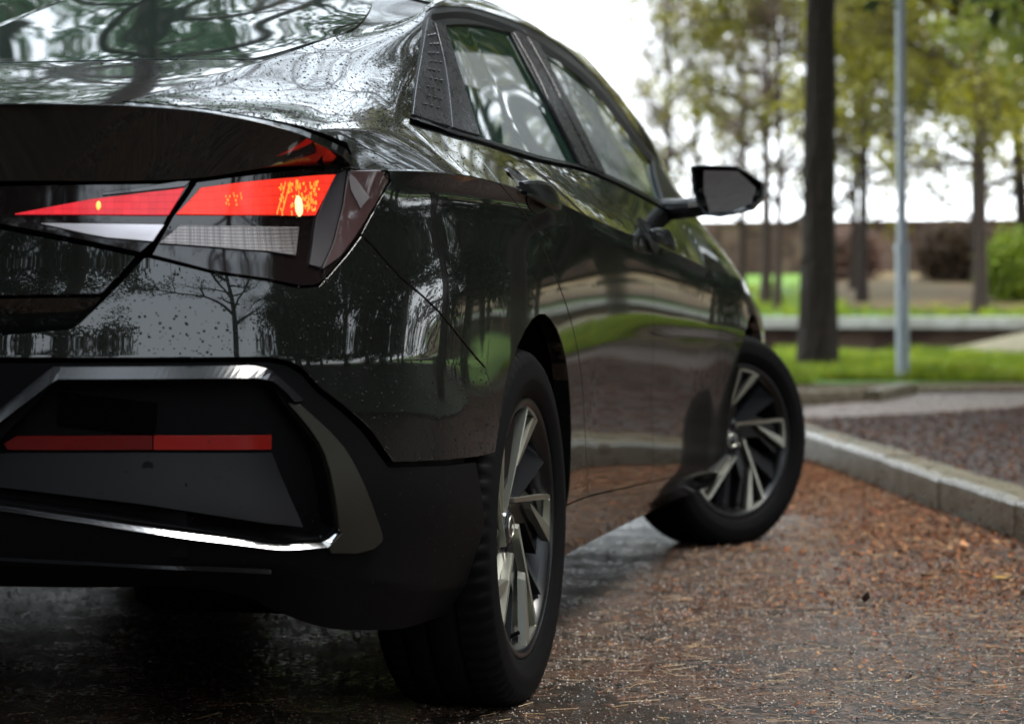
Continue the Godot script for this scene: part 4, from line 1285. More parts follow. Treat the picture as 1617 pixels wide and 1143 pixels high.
# a surface material from three greys: dark tone, light tone, and a stain tone laid by a slow noise
func mottled(called: String, dark: Color, light: Color, stain: Color, fine_freq: float, slow_freq: float, scale: float, rough0: float, rough1: float, relief: float, seed_: int, cells := false) -> StandardMaterial3D:
	var n := 512
	var fine := noise_map("f", FastNoiseLite.TYPE_CELLULAR if cells else FastNoiseLite.TYPE_SIMPLEX_SMOOTH, fine_freq, n, seed_, 1 if cells else 4, FastNoiseLite.RETURN_CELL_VALUE if cells else -1).get_data()
	var dist := noise_map("d", FastNoiseLite.TYPE_CELLULAR if cells else FastNoiseLite.TYPE_SIMPLEX_SMOOTH, fine_freq, n, seed_, 1 if cells else 3, FastNoiseLite.RETURN_DISTANCE if cells else -1).get_data()
	var slow := noise_map("s", FastNoiseLite.TYPE_SIMPLEX_SMOOTH, slow_freq, n, seed_ + 7, 4).get_data()
	var rgb := PackedByteArray()
	rgb.resize(n * n * 3)
	var ro := PackedByteArray()
	ro.resize(n * n)
	var he := PackedByteArray()
	he.resize(n * n)
	for i in n * n:
		var f := fine[i] / 255.0
		var s := smoothstep(0.42, 0.68, slow[i] / 255.0)
		var c := dark.lerp(light, f * f).lerp(stain, s * 0.75)
		c = c.linear_to_srgb()
		rgb[i * 3] = int(clampf(c.r, 0, 1) * 255)
		rgb[i * 3 + 1] = int(clampf(c.g, 0, 1) * 255)
		rgb[i * 3 + 2] = int(clampf(c.b, 0, 1) * 255)
		ro[i] = int(255.0 * lerpf(rough0, rough1, clampf(0.55 * (1.0 - slow[i] / 255.0) + 0.45 * f, 0, 1)))
		he[i] = 255 - dist[i] if cells else dist[i]
	var m := mat(called, Color.WHITE, 1.0)
	m.albedo_texture = tex_from(n, rgb)
	m.roughness_texture = tex_from(n, ro, false)
	m.roughness_texture_channel = BaseMaterial3D.TEXTURE_CHANNEL_RED
	if relief > 0.0:
		m.heightmap_enabled = true
		m.heightmap_texture = tex_from(n, he, false)
		m.heightmap_scale = relief
	tri_map(m, scale)
	return m

func make_materials() -> void:
	var wave := noise_map("w", FastNoiseLite.TYPE_SIMPLEX_SMOOTH, 0.012, 512, 3, 4)
	wave.bump_map_to_normal_map(3.0)
	var wave_tex := ImageTexture.create_from_image(wave)
	var p := mat("paint", lin(0.0058, 0.0066, 0.0056), 0.16, 0.18)
	p.metallic_specular = 0.12
	p.clearcoat_enabled = true
	p.clearcoat = 1.0
	p.clearcoat_roughness = 0.02
	p.normal_enabled = true
	p.normal_texture = wave_tex
	p.normal_scale = 0.03
	tri_map(p, 2.2, false)
	mat("handle", lin(0.0035, 0.0038, 0.0034), 0.22).metallic_specular = 0.4
	mat("drop", lin(0.008, 0.009, 0.008), 0.22).metallic_specular = 0.2
	mat("black_plastic", lin(0.0035, 0.0035, 0.0038), 0.5).metallic_specular = 0.14
	mat("grey_plastic", lin(0.008, 0.008, 0.0085), 0.42).metallic_specular = 0.22
	mat("matt_black", lin(0.0015, 0.0015, 0.0015), 0.9).metallic_specular = 0.05
	mat("satin_black", lin(0.004, 0.004, 0.0045), 0.3).metallic_specular = 0.35
	mat("frame_gloss", lin(0.006, 0.006, 0.007), 0.14)
	mat("gloss_black", lin(0.003, 0.003, 0.003), 0.06)
	var wp := mottled("wet_plastic", Color(0.008, 0.008, 0.009), Color(0.012, 0.012, 0.0135), Color(0.006, 0.006, 0.007), 0.05, 0.01, 3.0, 0.16, 0.42, 0.05, 31)
	wp.uv1_world_triplanar = false
	mat("chrome", lin(0.55, 0.56, 0.58), 0.16, 1.0)
	mat("blade", lin(0.016, 0.0155, 0.011), 0.36, 0.2)
	mat("belt", lin(0.30, 0.31, 0.32), 0.14, 1.0)
	mat("reflector", lin(0.09, 0.003, 0.003), 0.12)
	mat("reflector_bright", lin(0.22, 0.007, 0.004), 0.10)
	mat("back_glass", lin(0.02, 0.03, 0.026, 0.55), 0.02)
	var sg := mat("side_glass", lin(0.008, 0.022, 0.016, 0.69), 0.02)
	sg.transparency = BaseMaterial3D.TRANSPARENCY_ALPHA
	M.back_glass.transparency = BaseMaterial3D.TRANSPARENCY_ALPHA
	mat("mirror_shell", lin(0.008, 0.008, 0.009), 0.25)
	var mg := mat("mirror_glass", lin(0.62, 0.76, 0.86), 0.08, 1.0)
	mg.normal_enabled = true
	mg.normal_texture = wave_tex
	mg.normal_scale = 0.18
	tri_map(mg, 9.0, false)
	mat("rubber", lin(0.0035, 0.0035, 0.0037), 0.6).metallic_specular = 0.16
	mat("rim_dark", lin(0.005, 0.005, 0.0055), 0.28, 0.3)
	mat("rim_gloss", lin(0.03, 0.031, 0.034), 0.14, 0.6)
	mat("machined", lin(0.40, 0.40, 0.345), 0.36, 1.0)
	mat("steel", lin(0.16, 0.155, 0.15), 0.4, 1.0)
	mat("cloth", lin(0.010, 0.010, 0.0105), 0.9)
	# lamps
	mat("lamp_black", lin(0.006, 0.004, 0.004), 0.06)
	var lr := mat("lamp_red", lin(0.10, 0.004, 0.003), 0.10)
	lr.emission_enabled = true
	lr.emission = lin(1.0, 0.042, 0.022)
	lr.emission_energy_multiplier = 0.30
	lr.metallic_specular = 0.3
	var ld: StandardMaterial3D = lr.duplicate()
	ld.emission = lin(0.72, 0.03, 0.045)
	ld.emission_energy_multiplier = 0.30
	M["lamp_red_dim"] = ld
	var lg := mat("lamp_gold", lin(0.6, 0.2, 0.05), 0.2)
	lg.emission_enabled = true
	lg.emission = lin(1.0, 0.36, 0.03)
	lg.emission_energy_multiplier = 0.23
	var lb := mat("lamp_bulb", lin(0.9, 0.6, 0.3), 0.2)
	lb.emission_enabled = true
	lb.emission = lin(1.0, 0.82, 0.36)
	lb.emission_energy_multiplier = 0.33
	var l2: StandardMaterial3D = lb.duplicate()
	l2.emission = lin(1.0, 0.42, 0.04)
	l2.emission_energy_multiplier = 0.4
	M["lamp_bulb_small"] = l2
	# ribbed clear lens
	var n := 256
	var hb := PackedByteArray()
	hb.resize(n * n)
	for y in n:
		for x in n:
			hb[y * n + x] = int(127 + 60 * sin(TAU * x / 16.0) + 60 * sin(TAU * y / 16.0))
	var rib := tex_from(n, hb, false)
	var r2 := RandomNumberGenerator.new()
	r2.seed = 9
	var gb := PackedByteArray()
	gb.resize(n * n * 3)
	var eb := PackedByteArray()
	eb.resize(n * n * 3)
	var colb := []
	for x in n:
		colb.append(r2.randf_range(0.25, 1.0))
	for y in n:
		for x in n:
			var v: float = (0.35 + 0.65 * colb[(x / 4) * 4]) * (0.45 if y % 12 < 3 else 1.0) * (0.7 if x % 4 == 0 else 1.0)
			gb[(y * n + x) * 3] = int(150 * v)
			gb[(y * n + x) * 3 + 1] = int(140 * v)
			gb[(y * n + x) * 3 + 2] = int(138 * v)
			# lit lens: fine ribs, and cells of uneven brightness
			var u: float = (0.78 if y % 22 < 2 else 1.0) * (0.86 if x % 32 < 2 else 1.0) * (0.86 + 0.14 * colb[(x / 32) * 16 + y / 22])
			for k in 3:
				eb[(y * n + x) * 3 + k] = int(255 * u)
	var lc := mat("lamp_clear", Color.WHITE, 0.14, 0.4)
	lc.albedo_texture = tex_from(n, gb)
	lc.heightmap_enabled = true
	lc.heightmap_texture = rib
	lc.heightmap_scale = 0.02
	lc.uv1_scale = Vector3(12, 12, 1)
	lc.clearcoat_enabled = true
	for nm in ["lamp_red", "lamp_red_dim"]:
		M[nm].emission_operator = BaseMaterial3D.EMISSION_OP_MULTIPLY
		M[nm].emission_texture = tex_from(n, eb)
		M[nm].uv1_scale = Vector3(10, 10, 1)
	var lp := mat("lamp_pale", lin(0.5, 0.47, 0.50), 0.18, 0.5)
	lp.clearcoat_enabled = true
	mat("lamp_smoke", lin(0.014, 0.011, 0.014), 0.05).clearcoat_enabled = true
	mat("lamp_wine", lin(0.022, 0.003, 0.003), 0.05).clearcoat_enabled = true
	mat("lamp_white", lin(0.16, 0.145, 0.15), 0.2, 0.4)
	mat("lamp_edge", lin(0.15, 0.14, 0.14), 0.15, 0.6)
	# ground
	var asphalt := mottled("asphalt", Color(0.007, 0.005, 0.0038), Color(0.115, 0.082, 0.063), Color(0.060, 0.034, 0.022), 0.13, 0.006, 1.3, 0.16, 0.5, 0.28, 41, true)
	asphalt.metallic_specular = 0.28
	mottled("soil", Color(0.008, 0.0035, 0.002), Color(0.034, 0.015, 0.007), Color(0.040, 0.019, 0.009), 0.05, 0.01, 0.8, 0.35, 0.9, 1.0, 51)
	mottled("forest_floor", Color(0.008, 0.007, 0.003), Color(0.030, 0.026, 0.010), Color(0.020, 0.030, 0.006), 0.05, 0.01, 0.6, 0.7, 1.0, 1.0, 55)
	mottled("kerb_stone", Color(0.075, 0.058, 0.030), Color(0.23, 0.19, 0.115), Color(0.06, 0.042, 0.016), 0.06, 0.012, 1.6, 0.14, 0.5, 0.35, 61)
	mottled("turf", Color(0.045, 0.11, 0.003), Color(0.10, 0.23, 0.006), Color(0.10, 0.15, 0.010), 0.05, 0.008, 0.35, 0.8, 1.0, 1.5, 71)
	mottled("leaf_bank", Color(0.05, 0.022, 0.005), Color(0.15, 0.068, 0.016), Color(0.07, 0.085, 0.008), 0.06, 0.01, 0.3, 0.8, 1.0, 1.5, 81)
	mottled("wall_stone", Color(0.042, 0.020, 0.013), Color(0.09, 0.046, 0.030), Color(0.12, 0.075, 0.048), 0.03, 0.01, 0.12, 0.7, 0.95, 1.0, 91)
	mottled("concrete", Color(0.30, 0.295, 0.25), Color(0.48, 0.475, 0.42), Color(0.26, 0.25, 0.20), 0.04, 0.01, 0.4, 0.5, 0.9, 0.5, 101)
	mottled("pale_path", Color(0.10, 0.075, 0.062), Color(0.22, 0.17, 0.145), Color(0.09, 0.055, 0.04), 0.05, 0.008, 0.5, 0.25, 0.7, 0.4, 105)
	mottled("sand", Color(0.10, 0.085, 0.05), Color(0.17, 0.145, 0.09), Color(0.09, 0.09, 0.04), 0.05, 0.01, 0.5, 0.8, 1.0, 0.6, 111)
	mottled("bark", Color(0.005, 0.003, 0.0022), Color(0.048, 0.022, 0.012), Color(0.026, 0.012, 0.007), 0.05, 0.015, 1.4, 0.75, 0.95, 2.5, 121)
	mottled("bark_pale", Color(0.025, 0.014, 0.010), Color(0.085, 0.052, 0.040), Color(0.05, 0.026, 0.018), 0.05, 0.015, 1.4, 0.75, 0.95, 2.0, 131)
	mat("post", lin(0.30, 0.33, 0.36), 0.42, 0.35)
	var w := mat("water", lin(0.02, 0.014, 0.009, 0.35), 0.2)
	w.transparency = BaseMaterial3D.TRANSPARENCY_ALPHA
	mat("pond", lin(0.02, 0.022, 0.016), 0.06)
	for nm in ["leaf", "litter", "grass_blade", "wet_grit"]:
		var l := mat(nm, Color.WHITE, 0.6)
		l.vertex_color_use_as_albedo = true
		l.cull_mode = BaseMaterial3D.CULL_DISABLED
		if nm == "litter":
			l.metallic_specular = 0.25
		elif nm == "wet_grit":
			l.roughness = 0.42
		else:
			l.backlight_enabled = true
			l.backlight = Color(0.9, 0.9, 0.9)

# ------------------------------------------------------------------ ground
func sheet(called: String, pts: Array, m: Material, structure := true) -> MeshInstance3D:
	# pts: Vector3 outline, level or nearly so
	var flat2 := PackedVector2Array()
	for p in pts:
		flat2.append(Vector2(p.x, p.z))
	var t := Geometry2D.triangulate_polygon(flat2)
	var sh := Shape.new()
	for k in range(0, t.size(), 3):
		var a: Vector3 = pts[t[k]]
		var b: Vector3 = pts[t[k + 1]]
		var c: Vector3 = pts[t[k + 2]]
		if (b - a).cross(c - a).y < 0.0:
			sh.flat(a, c, b)
		else:
			sh.flat(a, b, c)
	return struct(called, sh, m) if structure else part(called, sh, m, self)

# the kerb's front line: places (x, z) from far ahead to behind the camera
var kerb_line := [Vector2(0.34, -7.8), Vector2(1.71, -3.0), Vector2(2.62, 0.0), Vector2(3.62, 3.4), Vector2(5.6, 9.5), Vector2(8.2, 17.0)]

func kerb_x(z: float) -> float:
	for k in kerb_line.size() - 1:
		var a: Vector2 = kerb_line[k]
		var b: Vector2 = kerb_line[k + 1]
		if z >= a.y and z <= b.y:
			return lerpf(a.x, b.x, (z - a.y) / (b.y - a.y))
	return kerb_line[0].x if z < kerb_line[0].y else kerb_line[-1].x

func stones(parent: Node, line: Array, h: float, wide: float, length: float, way: float) -> void:
	# kerb stones laid end to end along a line of Vector2; each has its own slight lean
	var total := 0.0
	for k in line.size() - 1:
		total += line[k].distance_to(line[k + 1])
	var at := 0.0
	var variants := []
	for v in 4:
		var sh := Shape.new()
		var rings := []
		for e in 9:
			var z := -length / 2 + 0.004 + (length - 0.008) * e / 8.0
			var wob := rng.randf_range(-0.004, 0.004)
			var endcut := 0.004 if e == 0 or e == 8 else 0.0
			rings.append([Vector3(0.004 + wob, -0.10, z), Vector3(wob, h - 0.022, z), Vector3(0.006 + wob, h - 0.008 + endcut * -1.0, z), Vector3(0.024, h - endcut + rng.randf_range(-0.002, 0.002), z), Vector3(wide - 0.02, h - endcut + rng.randf_range(-0.002, 0.002), z), Vector3(wide, h - 0.015, z), Vector3(wide, -0.10, z)])
		for e in 8:
			for q in 6:
				sh.quad(rings[e][q], rings[e + 1][q], rings[e + 1][q + 1], rings[e][q + 1])
		for e in [0, 8]:
			var r: Array = rings[e]
			for q in range(1, 6):
				if e == 0:
					sh.flat(r[0], r[q], r[q + 1])
				else:
					sh.flat(r[0], r[q + 1], r[q])
		variants.append(sh.mesh(M.kerb_stone))
	var i := 0
	while at + length <= total:
		var want := at + length / 2
		var k := 0
		while k < line.size() - 2 and want > line[k].distance_to(line[k + 1]):
			want -= line[k].distance_to(line[k + 1])
			k += 1
		var d: Vector2 = (line[k + 1] - line[k]).normalized()
		var p: Vector2 = line[k] + d * want
		var o := MeshInstance3D.new()
		o.name = "kerb_block"
		o.mesh = variants[i % 4]
		parent.add_child(o, true)
		o.position = Vector3(p.x, rng.randf_range(-0.005, 0.004), p.y)
		o.rotation = Vector3(rng.randf_range(-0.003, 0.003), atan2(d.x, d.y) + rng.randf_range(-0.006, 0.006), rng.randf_range(-0.012, 0.012))
		at += length
		i += 1

func build_ground() -> void:
	var g := Shape.new()
	g.quad(Vector3(-160, 0, 60), Vector3(160, 0, 60), Vector3(160, 0, -200), Vector3(-160, 0, -200))
	struct("road", g, M.asphalt)
	# raised ground behind the kerb, bare soil under leaves
	var pts := []
	for k in range(kerb_line.size() - 1, -1, -1):
		var p: Vector2 = kerb_line[k]
		pts.append(Vector3(p.x + 0.12, 0.112, p.y))
	pts.append_array([Vector3(0.67, 0.112, -8.4), Vector3(1.06, 0.112, -8.95), Vector3(1.63, 0.112, -10.05), Vector3(3.2, 0.112, -11.6), Vector3(7, 0.112, -13.2), Vector3(30, 0.112, -15.8), Vector3(30, 0.112, 17)])
	sheet("soil", pts, M.soil)
	# shaded woodland ground further to the right of the car
	sheet("woodland_floor", [Vector3(4.4, 0.135, -4.0), Vector3(3.9, 0.135, -7.0), Vector3(4.6, 0.135, -10.5), Vector3(9, 0.135, -13), Vector3(29, 0.135, -15), Vector3(29, 0.135, 16), Vector3(10.6, 0.135, 16), Vector3(7.6, 0.135, 8), Vector3(5.6, 0.135, 2)], M.forest_floor)
	var kerb := Node3D.new()
	kerb.name = "kerb"
	kerb.set_meta("kind", "structure")
	add_child(kerb)
	stones(kerb, kerb_line, 0.125, 0.165, 0.98, 1.0)
	# the verge ahead: far kerb, leafy strip and the grass with the lamp post
	var far_line := [Vector2(0.55, -15.2), Vector2(0.4, -13.6), Vector2(-0.1, -12.9), Vector2(-9.0, -11.2)]
	var far_kerb := Node3D.new()
	far_kerb.name = "far_kerb"
	far_kerb.set_meta("kind", "structure")
	add_child(far_kerb)
	stones(far_kerb, far_line.map(func(p): return p), 0.10, 0.15, 0.9, 1.0)
	sheet("leafy_strip", [Vector3(-9, 0.014, -11.35), Vector3(-0.1, 0.014, -13.05), Vector3(0.3, 0.014, -13.7), Vector3(0.45, 0.014, -15.3), Vector3(2.6, 0.014, -16.6), Vector3(30, 0.014, -19), Vector3(30, 0.014, -22), Vector3(-30, 0.014, -22), Vector3(-30, 0.014, -8)], M.leaf_bank)
	sheet("verge", [Vector3(-60, 0.022, -12), Vector3(-30, 0.022, -16.2), Vector3(-0.4, 0.022, -17.0), Vector3(1.6, 0.022, -18.4), Vector3(60, 0.022, -20), Vector3(60, 0.022, -33.5), Vector3(-60, 0.022, -33.5)], M.turf)
	sheet("footpath", [Vector3(0.36, 0.006, -7.9), Vector3(0.9, 0.006, -8.6), Vector3(1.7, 0.006, -9.9), Vector3(3.2, 0.006, -11.4), Vector3(7, 0.006, -13.0), Vector3(30, 0.006, -15.6), Vector3(30, 0.006, -18.6), Vector3(2.6, 0.006, -16.4), Vector3(0.65, 0.006, -15.2), Vector3(0.1, 0.006, -12.2)], M.pale_path)
	# far bank: pond, its concrete edge, sloping lawn, leafy bank
	sheet("pond", [Vector3(-70, 0.03, -33), Vector3(70, 0.03, -33), Vector3(70, 0.03, -41.6), Vector3(-70, 0.03, -41.6)], M.pond)
	var edge := Shape.new()
	box(edge, Vector3(0, 0.49, -42.0), Vector3(130, 0.24, 1.0), 0.02)
	struct("pond_edge", edge, M.concrete)
	var foot := Shape.new()
	box(foot, Vector3(0, 0.16, -42.2), Vector3(130, 0.42, 0.7))
	struct("pond_wall", foot, M.wall_stone)
	var lawn := Shape.new()
	var nx := 60
	for i in nx:
		for j in 10:
			var q := []
			for w in [[i, j], [i + 1, j], [i + 1, j + 1], [i, j + 1]]:
				var x: float = -70.0 + 140.0 * w[0] / nx
				var t: float = w[1] / 10.0
				q.append(Vector3(x, 0.60 + 1.40 * pow(t, 1.2) + sin(x * 0.7 + t * 5.0) * 0.05 * t, -42.3 - 27.0 * t))
			lawn.quad(q[0], q[1], q[2], q[3])
	struct("far_lawn", lawn, M.turf)
	var bank := Shape.new()
	for i in 90:
		for j in 12:
			var q := []
			for w in [[i, j], [i + 1, j], [i + 1, j + 1], [i, j + 1]]:
				var x: float = -5.2 + 45.0 * pow(w[0] / 90.0, 1.6)
				var t0: float = 0.10 + 0.55 * smoothstep(-1.8, -5.2, x) + 0.03 * sin(x * 2.3) + 0.02 * sin(x * 5.1)
				var t: float = t0 + (0.985 - t0) * w[1] / 12.0
				q.append(Vector3(x, 0.60 + 1.40 * pow(t, 1.2) + 0.05 + sin(x * 0.7 + t * 5.0) * 0.05 * t, -42.3 - 27.0 * t))
			bank.quad(q[0], q[1], q[2], q[3])
	struct("leafy_bank", bank, M.leaf_bank)
	# sandy mound at the right, on the near shore
	var mound := Shape.new()
	for i in 20:
		for j in 24:
			var q := []
			for w in [[i, j], [i + 1, j], [i + 1, j + 1], [i, j + 1]]:
				var r: float = w[0] / 20.0
				var t: float = TAU * w[1] / 24.0
				q.append(Vector3(3.7 + cos(t) * r * 3.9, 0.02 + 0.62 * pow(cos(r * PI / 2), 1.2), -37.5 - sin(t) * r * 4.0))
			mound.quad(q[0], q[1], q[2], q[3])
	struct("sand_mound", mound, M.sand)
	# shallow puddle beside the rear wheel
	var pud := []
	for k in 48:
		var t := TAU * k / 48.0
		var r := 1.0 + 0.22 * sin(t * 3.0 + 1.0) + 0.13 * sin(t * 7.0 + 2.0) + 0.08 * sin(t * 13.0)
		pud.append(Vector3(1.06 + cos(t) * 0.30 * r, 0.0022, 0.36 + sin(t) * 0.40 * r))
	sheet("puddle", pud, M.water)

func wall() -> void:
	var w := thing("retaining_wall", "long low reddish brown wall across the far side of the lawn", "wall", Vector3(-3, 1.95, -68.5))
	var body := Shape.new()
	box(body, Vector3(0, 0.74, 0), Vector3(70, 1.68, 0.4), 0.02)
	part("wall_face", body, M.wall_stone, w)
	var cope := Shape.new()
	box(cope, Vector3(0, 1.64, 0.02), Vector3(70, 0.12, 0.52), 0.02)
	part("coping", cope, M.wall_stone, w)
	for k in 18:
		var b := Shape.new()
		box(b, Vector3(-34 + k * 4.0, 0.74, 0.26), Vector3(0.45, 1.64, 0.14), 0.015)
		part("buttress", b, M.wall_stone, w)

func leaf_mesh(m: Material, bend := 0.25, pointed := true) -> ArrayMesh:
	var sh := Shape.new()
	var p := [Vector3(0, 0, -0.5), Vector3(0.24, bend * 0.4, -0.12), Vector3(0.20, bend * 0.3, 0.22), Vector3(0, bend, 0.5), Vector3(-0.20, bend * 0.3, 0.22), Vector3(-0.24, bend * 0.4, -0.12), Vector3(0, -bend * 0.2, 0.05)]
	for k in 6:
		sh.flat(p[6], p[(k + 1) % 6], p[k])
	return sh.mesh(m)

# where the soil bed ends and the footpath begins, ahead of the camera
func soil_end(x: float) -> float:
	var line := [Vector2(0.67, -8.4), Vector2(1.06, -8.95), Vector2(1.63, -10.05), Vector2(3.2, -11.6), Vector2(7.0, -13.2)]
	for k in 4:
		if x < line[k + 1].x:
			return lerpf(line[k].y, line[k + 1].y, clampf((x - line[k].x) / (line[k + 1].x - line[k].x), 0.0, 1.0))
	return -13.2

func litter() -> void:
	var leaf := leaf_mesh(M.litter, 0.22)
	var reds := [Color(0.17, 0.050, 0.016), Color(0.24, 0.083, 0.028), Color(0.11, 0.032, 0.012), Color(0.27, 0.12, 0.048), Color(0.20, 0.083, 0.036), Color(0.07, 0.024, 0.011), Color(0.31, 0.17, 0.075)]
	var dark_browns := [Color(0.08, 0.026, 0.010), Color(0.12, 0.042, 0.016), Color(0.055, 0.018, 0.008), Color(0.15, 0.065, 0.027), Color(0.035, 0.013, 0.007)]  # darker browns for leaves behind the kerb and far ahead
	var xf := []
	var cols := []
	# leaves: thick towards the kerb and ahead of the camera, thin beside the rear wheel
	var made := 0
	while made < 60000:
		var z := rng.randf_range(-16.5, 0.9)
		var x := rng.randf_range(-1.5, 5.0)
		var kx := kerb_x(z)
		var y := 0.004
		var want := 0.0
		if z > -9.0:
			if x > kx - 0.01 and x < kx + 0.17:
				want = 0.06
				y = 0.127
			elif x >= kx + 0.17:
				want = 0.9
				y = 0.116
				if z < soil_end(x):
					want = 0.03
					y = 0.01
			else:
				var near := smoothstep(-0.3, -2.6, z)
				var side := smoothstep(0.9, 1.35, x)
				var by_kerb := clampf(1.0 - (kx - x) / 1.6, 0.0, 1.0)
				want = (0.04 + 0.96 * near) * side * (0.55 + 0.45 * by_kerb) * (0.62 + 0.38 * sin(x * 7.0 + z * 2.1) * sin(z * 3.3 + x))
				if z < -3.6:
					want = maxf(want, 0.45)
		else:
			want = 0.06 if z > -15.5 else 0.5
			y = 0.012
			if x > 0.7 and z > soil_end(x):
				want = 0.9
				y = 0.116
		if z > -9.2 and absf(x) < 0.98 and z > -3.65:
			continue
		if rng.randf() > want:
			continue
		made += 1
		var s := rng.randf_range(0.009, 0.023) * (0.8 if z > -2.0 else 1.15)
		xf.append(Transform3D(Basis.from_euler(Vector3(rng.randf_range(-0.45, 0.45), rng.randf() * TAU, rng.randf_range(-0.5, 0.5))).scaled_local(Vector3(s * rng.randf_range(0.7, 1.3), s, s)), Vector3(x, y + s * 0.12, z)))
		var tones: Array = dark_browns if x > kx + 0.16 or z < -9.0 else reds
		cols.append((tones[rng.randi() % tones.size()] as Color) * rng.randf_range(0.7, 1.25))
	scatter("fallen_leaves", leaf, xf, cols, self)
	# crumbled leaf on the road, thickest between the front wheel and the kerb
	xf = []
	cols = []
	made = 0
	while made < 52000:
		var z := rng.randf_range(-8.0, 1.0)
		var x := rng.randf_range(0.7, kerb_x(z))
		var want := smoothstep(0.75, 1.5, x - 0.10 * z - 0.1) * (0.10 + 0.90 * smoothstep(-0.2, -2.0, z)) * (0.55 + 0.45 * sin(x * 5.0 + z * 1.7) * sin(z * 2.6 - x * 2.0))
		if z < -3.7:
			want = 0.6
		if rng.randf() > want:
			continue
		made += 1
		var s := rng.randf_range(0.005, 0.014)
		xf.append(Transform3D(Basis.from_euler(Vector3(rng.randf_range(-0.3, 0.3), rng.randf() * TAU, rng.randf_range(-0.3, 0.3))).scaled_local(Vector3(s * rng.randf_range(0.7, 1.6), s, s)), Vector3(x, 0.003, z)))
		cols.append((reds[rng.randi() % reds.size()] as Color) * rng.randf_range(0.55, 1.1))
	scatter("leaf_crumbs", leaf, xf, cols, self)
	# pine needles and fine chips on the road
	var ndl := Shape.new()
	ndl.quad(Vector3(-0.5, 0, 0.5), Vector3(0.5, 0, 0.5), Vector3(0.5, 0.3, 0), Vector3(-0.5, 0.3, 0))
	ndl.quad(Vector3(-0.5, 0.3, 0), Vector3(0.5, 0.3, 0), Vector3(0.5, 0, -0.5), Vector3(-0.5, 0, -0.5))
	xf = []
	cols = []
	for i in 9000:
		var z := rng.randf_range(-6.5, 1.1)
		var x := rng.randf_range(-0.9, kerb_x(z) - 0.02)
		if x < 0.9 and rng.randf() < 0.75:
			continue
		var l := rng.randf_range(0.02, 0.075)
		xf.append(Transform3D(Basis.from_euler(Vector3(0, rng.randf() * TAU, rng.randf_range(-0.03, 0.03))).scaled_local(Vector3(l, 0.0018, 0.0011)), Vector3(x, 0.004, z)))
		cols.append([Color(0.20, 0.10, 0.05), Color(0.32, 0.21, 0.11), Color(0.12, 0.055, 0.03), Color(0.40, 0.30, 0.18)][rng.randi() % 4])
	scatter("pine_needles", ndl.mesh(M.litter), xf, cols, self)
	var chip := Shape.new()
	var cp := [Vector3(0.5, 0, 0.1), Vector3(0.1, 0, -0.5), Vector3(-0.5, 0, -0.1), Vector3(-0.2, 0, 0.45), Vector3(0.05, 0.5, 0.0)]
	for k in 4:
		chip.flat(cp[k], cp[(k + 1) % 4], cp[4])
	xf = []
	cols = []
	for i in 110000:
		var z := rng.randf_range(-7.0, 1.0)
		if rng.randf() < 0.5:
			z = rng.randf_range(-2.5, 1.0)
		var x := rng.randf_range(-1.6, kerb_x(z))
		var s := rng.randf_range(0.0025, 0.0065)
		xf.append(Transform3D(Basis.from_euler(Vector3(0, rng.randf() * TAU, 0)).scaled_local(Vector3(s, s * rng.randf_range(0.5, 0.9), s)), Vector3(x, 0.0015, z)))
		var v := rng.randf()
		cols.append(Color(0.03, 0.026, 0.022) if v < 0.35 else Color(0.11, 0.09, 0.075) if v < 0.62 else Color(0.17, 0.075, 0.035) if v < 0.8 else Color(0.19, 0.155, 0.12))
	scatter("road_grit", chip.mesh(M.wet_grit), xf, cols, self)
	# a few that can be told apart
	for w in [["curled dark brown leaf alone on the wet road right of the rear wheel", Vector3(1.37, 0.012, -1.42), 0.055, Color(0.03, 0.014, 0.010), 0.5], ["yellow leaf lying flat on the road at the right edge", Vector3(1.67, 0.010, -1.97), 0.05, Color(0.50, 0.30, 0.03), 0.15], ["large pale tan leaf on the road at the right edge, behind the yellow one", Vector3(1.73, 0.012, -1.62), 0.06, Color(0.40, 0.28, 0.17), 0.3], ["orange leaf on the road close below the kerb", Vector3(1.55, 0.012, -2.75), 0.055, Color(0.42, 0.17, 0.04), 0.2]]:
		var o := MeshInstance3D.new()
		o.name = numbered("fallen_leaf")
		var sh := Shape.new()
		var mm := mat("leaf_single_%d" % used.fallen_leaf, (w[3] as Color).linear_to_srgb(), 0.4)
		mm.cull_mode = BaseMaterial3D.CULL_DISABLED
		o.mesh = leaf_mesh(mm, w[4])
		add_child(o)
		o.position = w[1]
		o.scale = Vector3.ONE * w[2]
		o.rotation.y = rng.randf() * TAU
		tag(o, w[0], "leaf", "single leaves on the road")

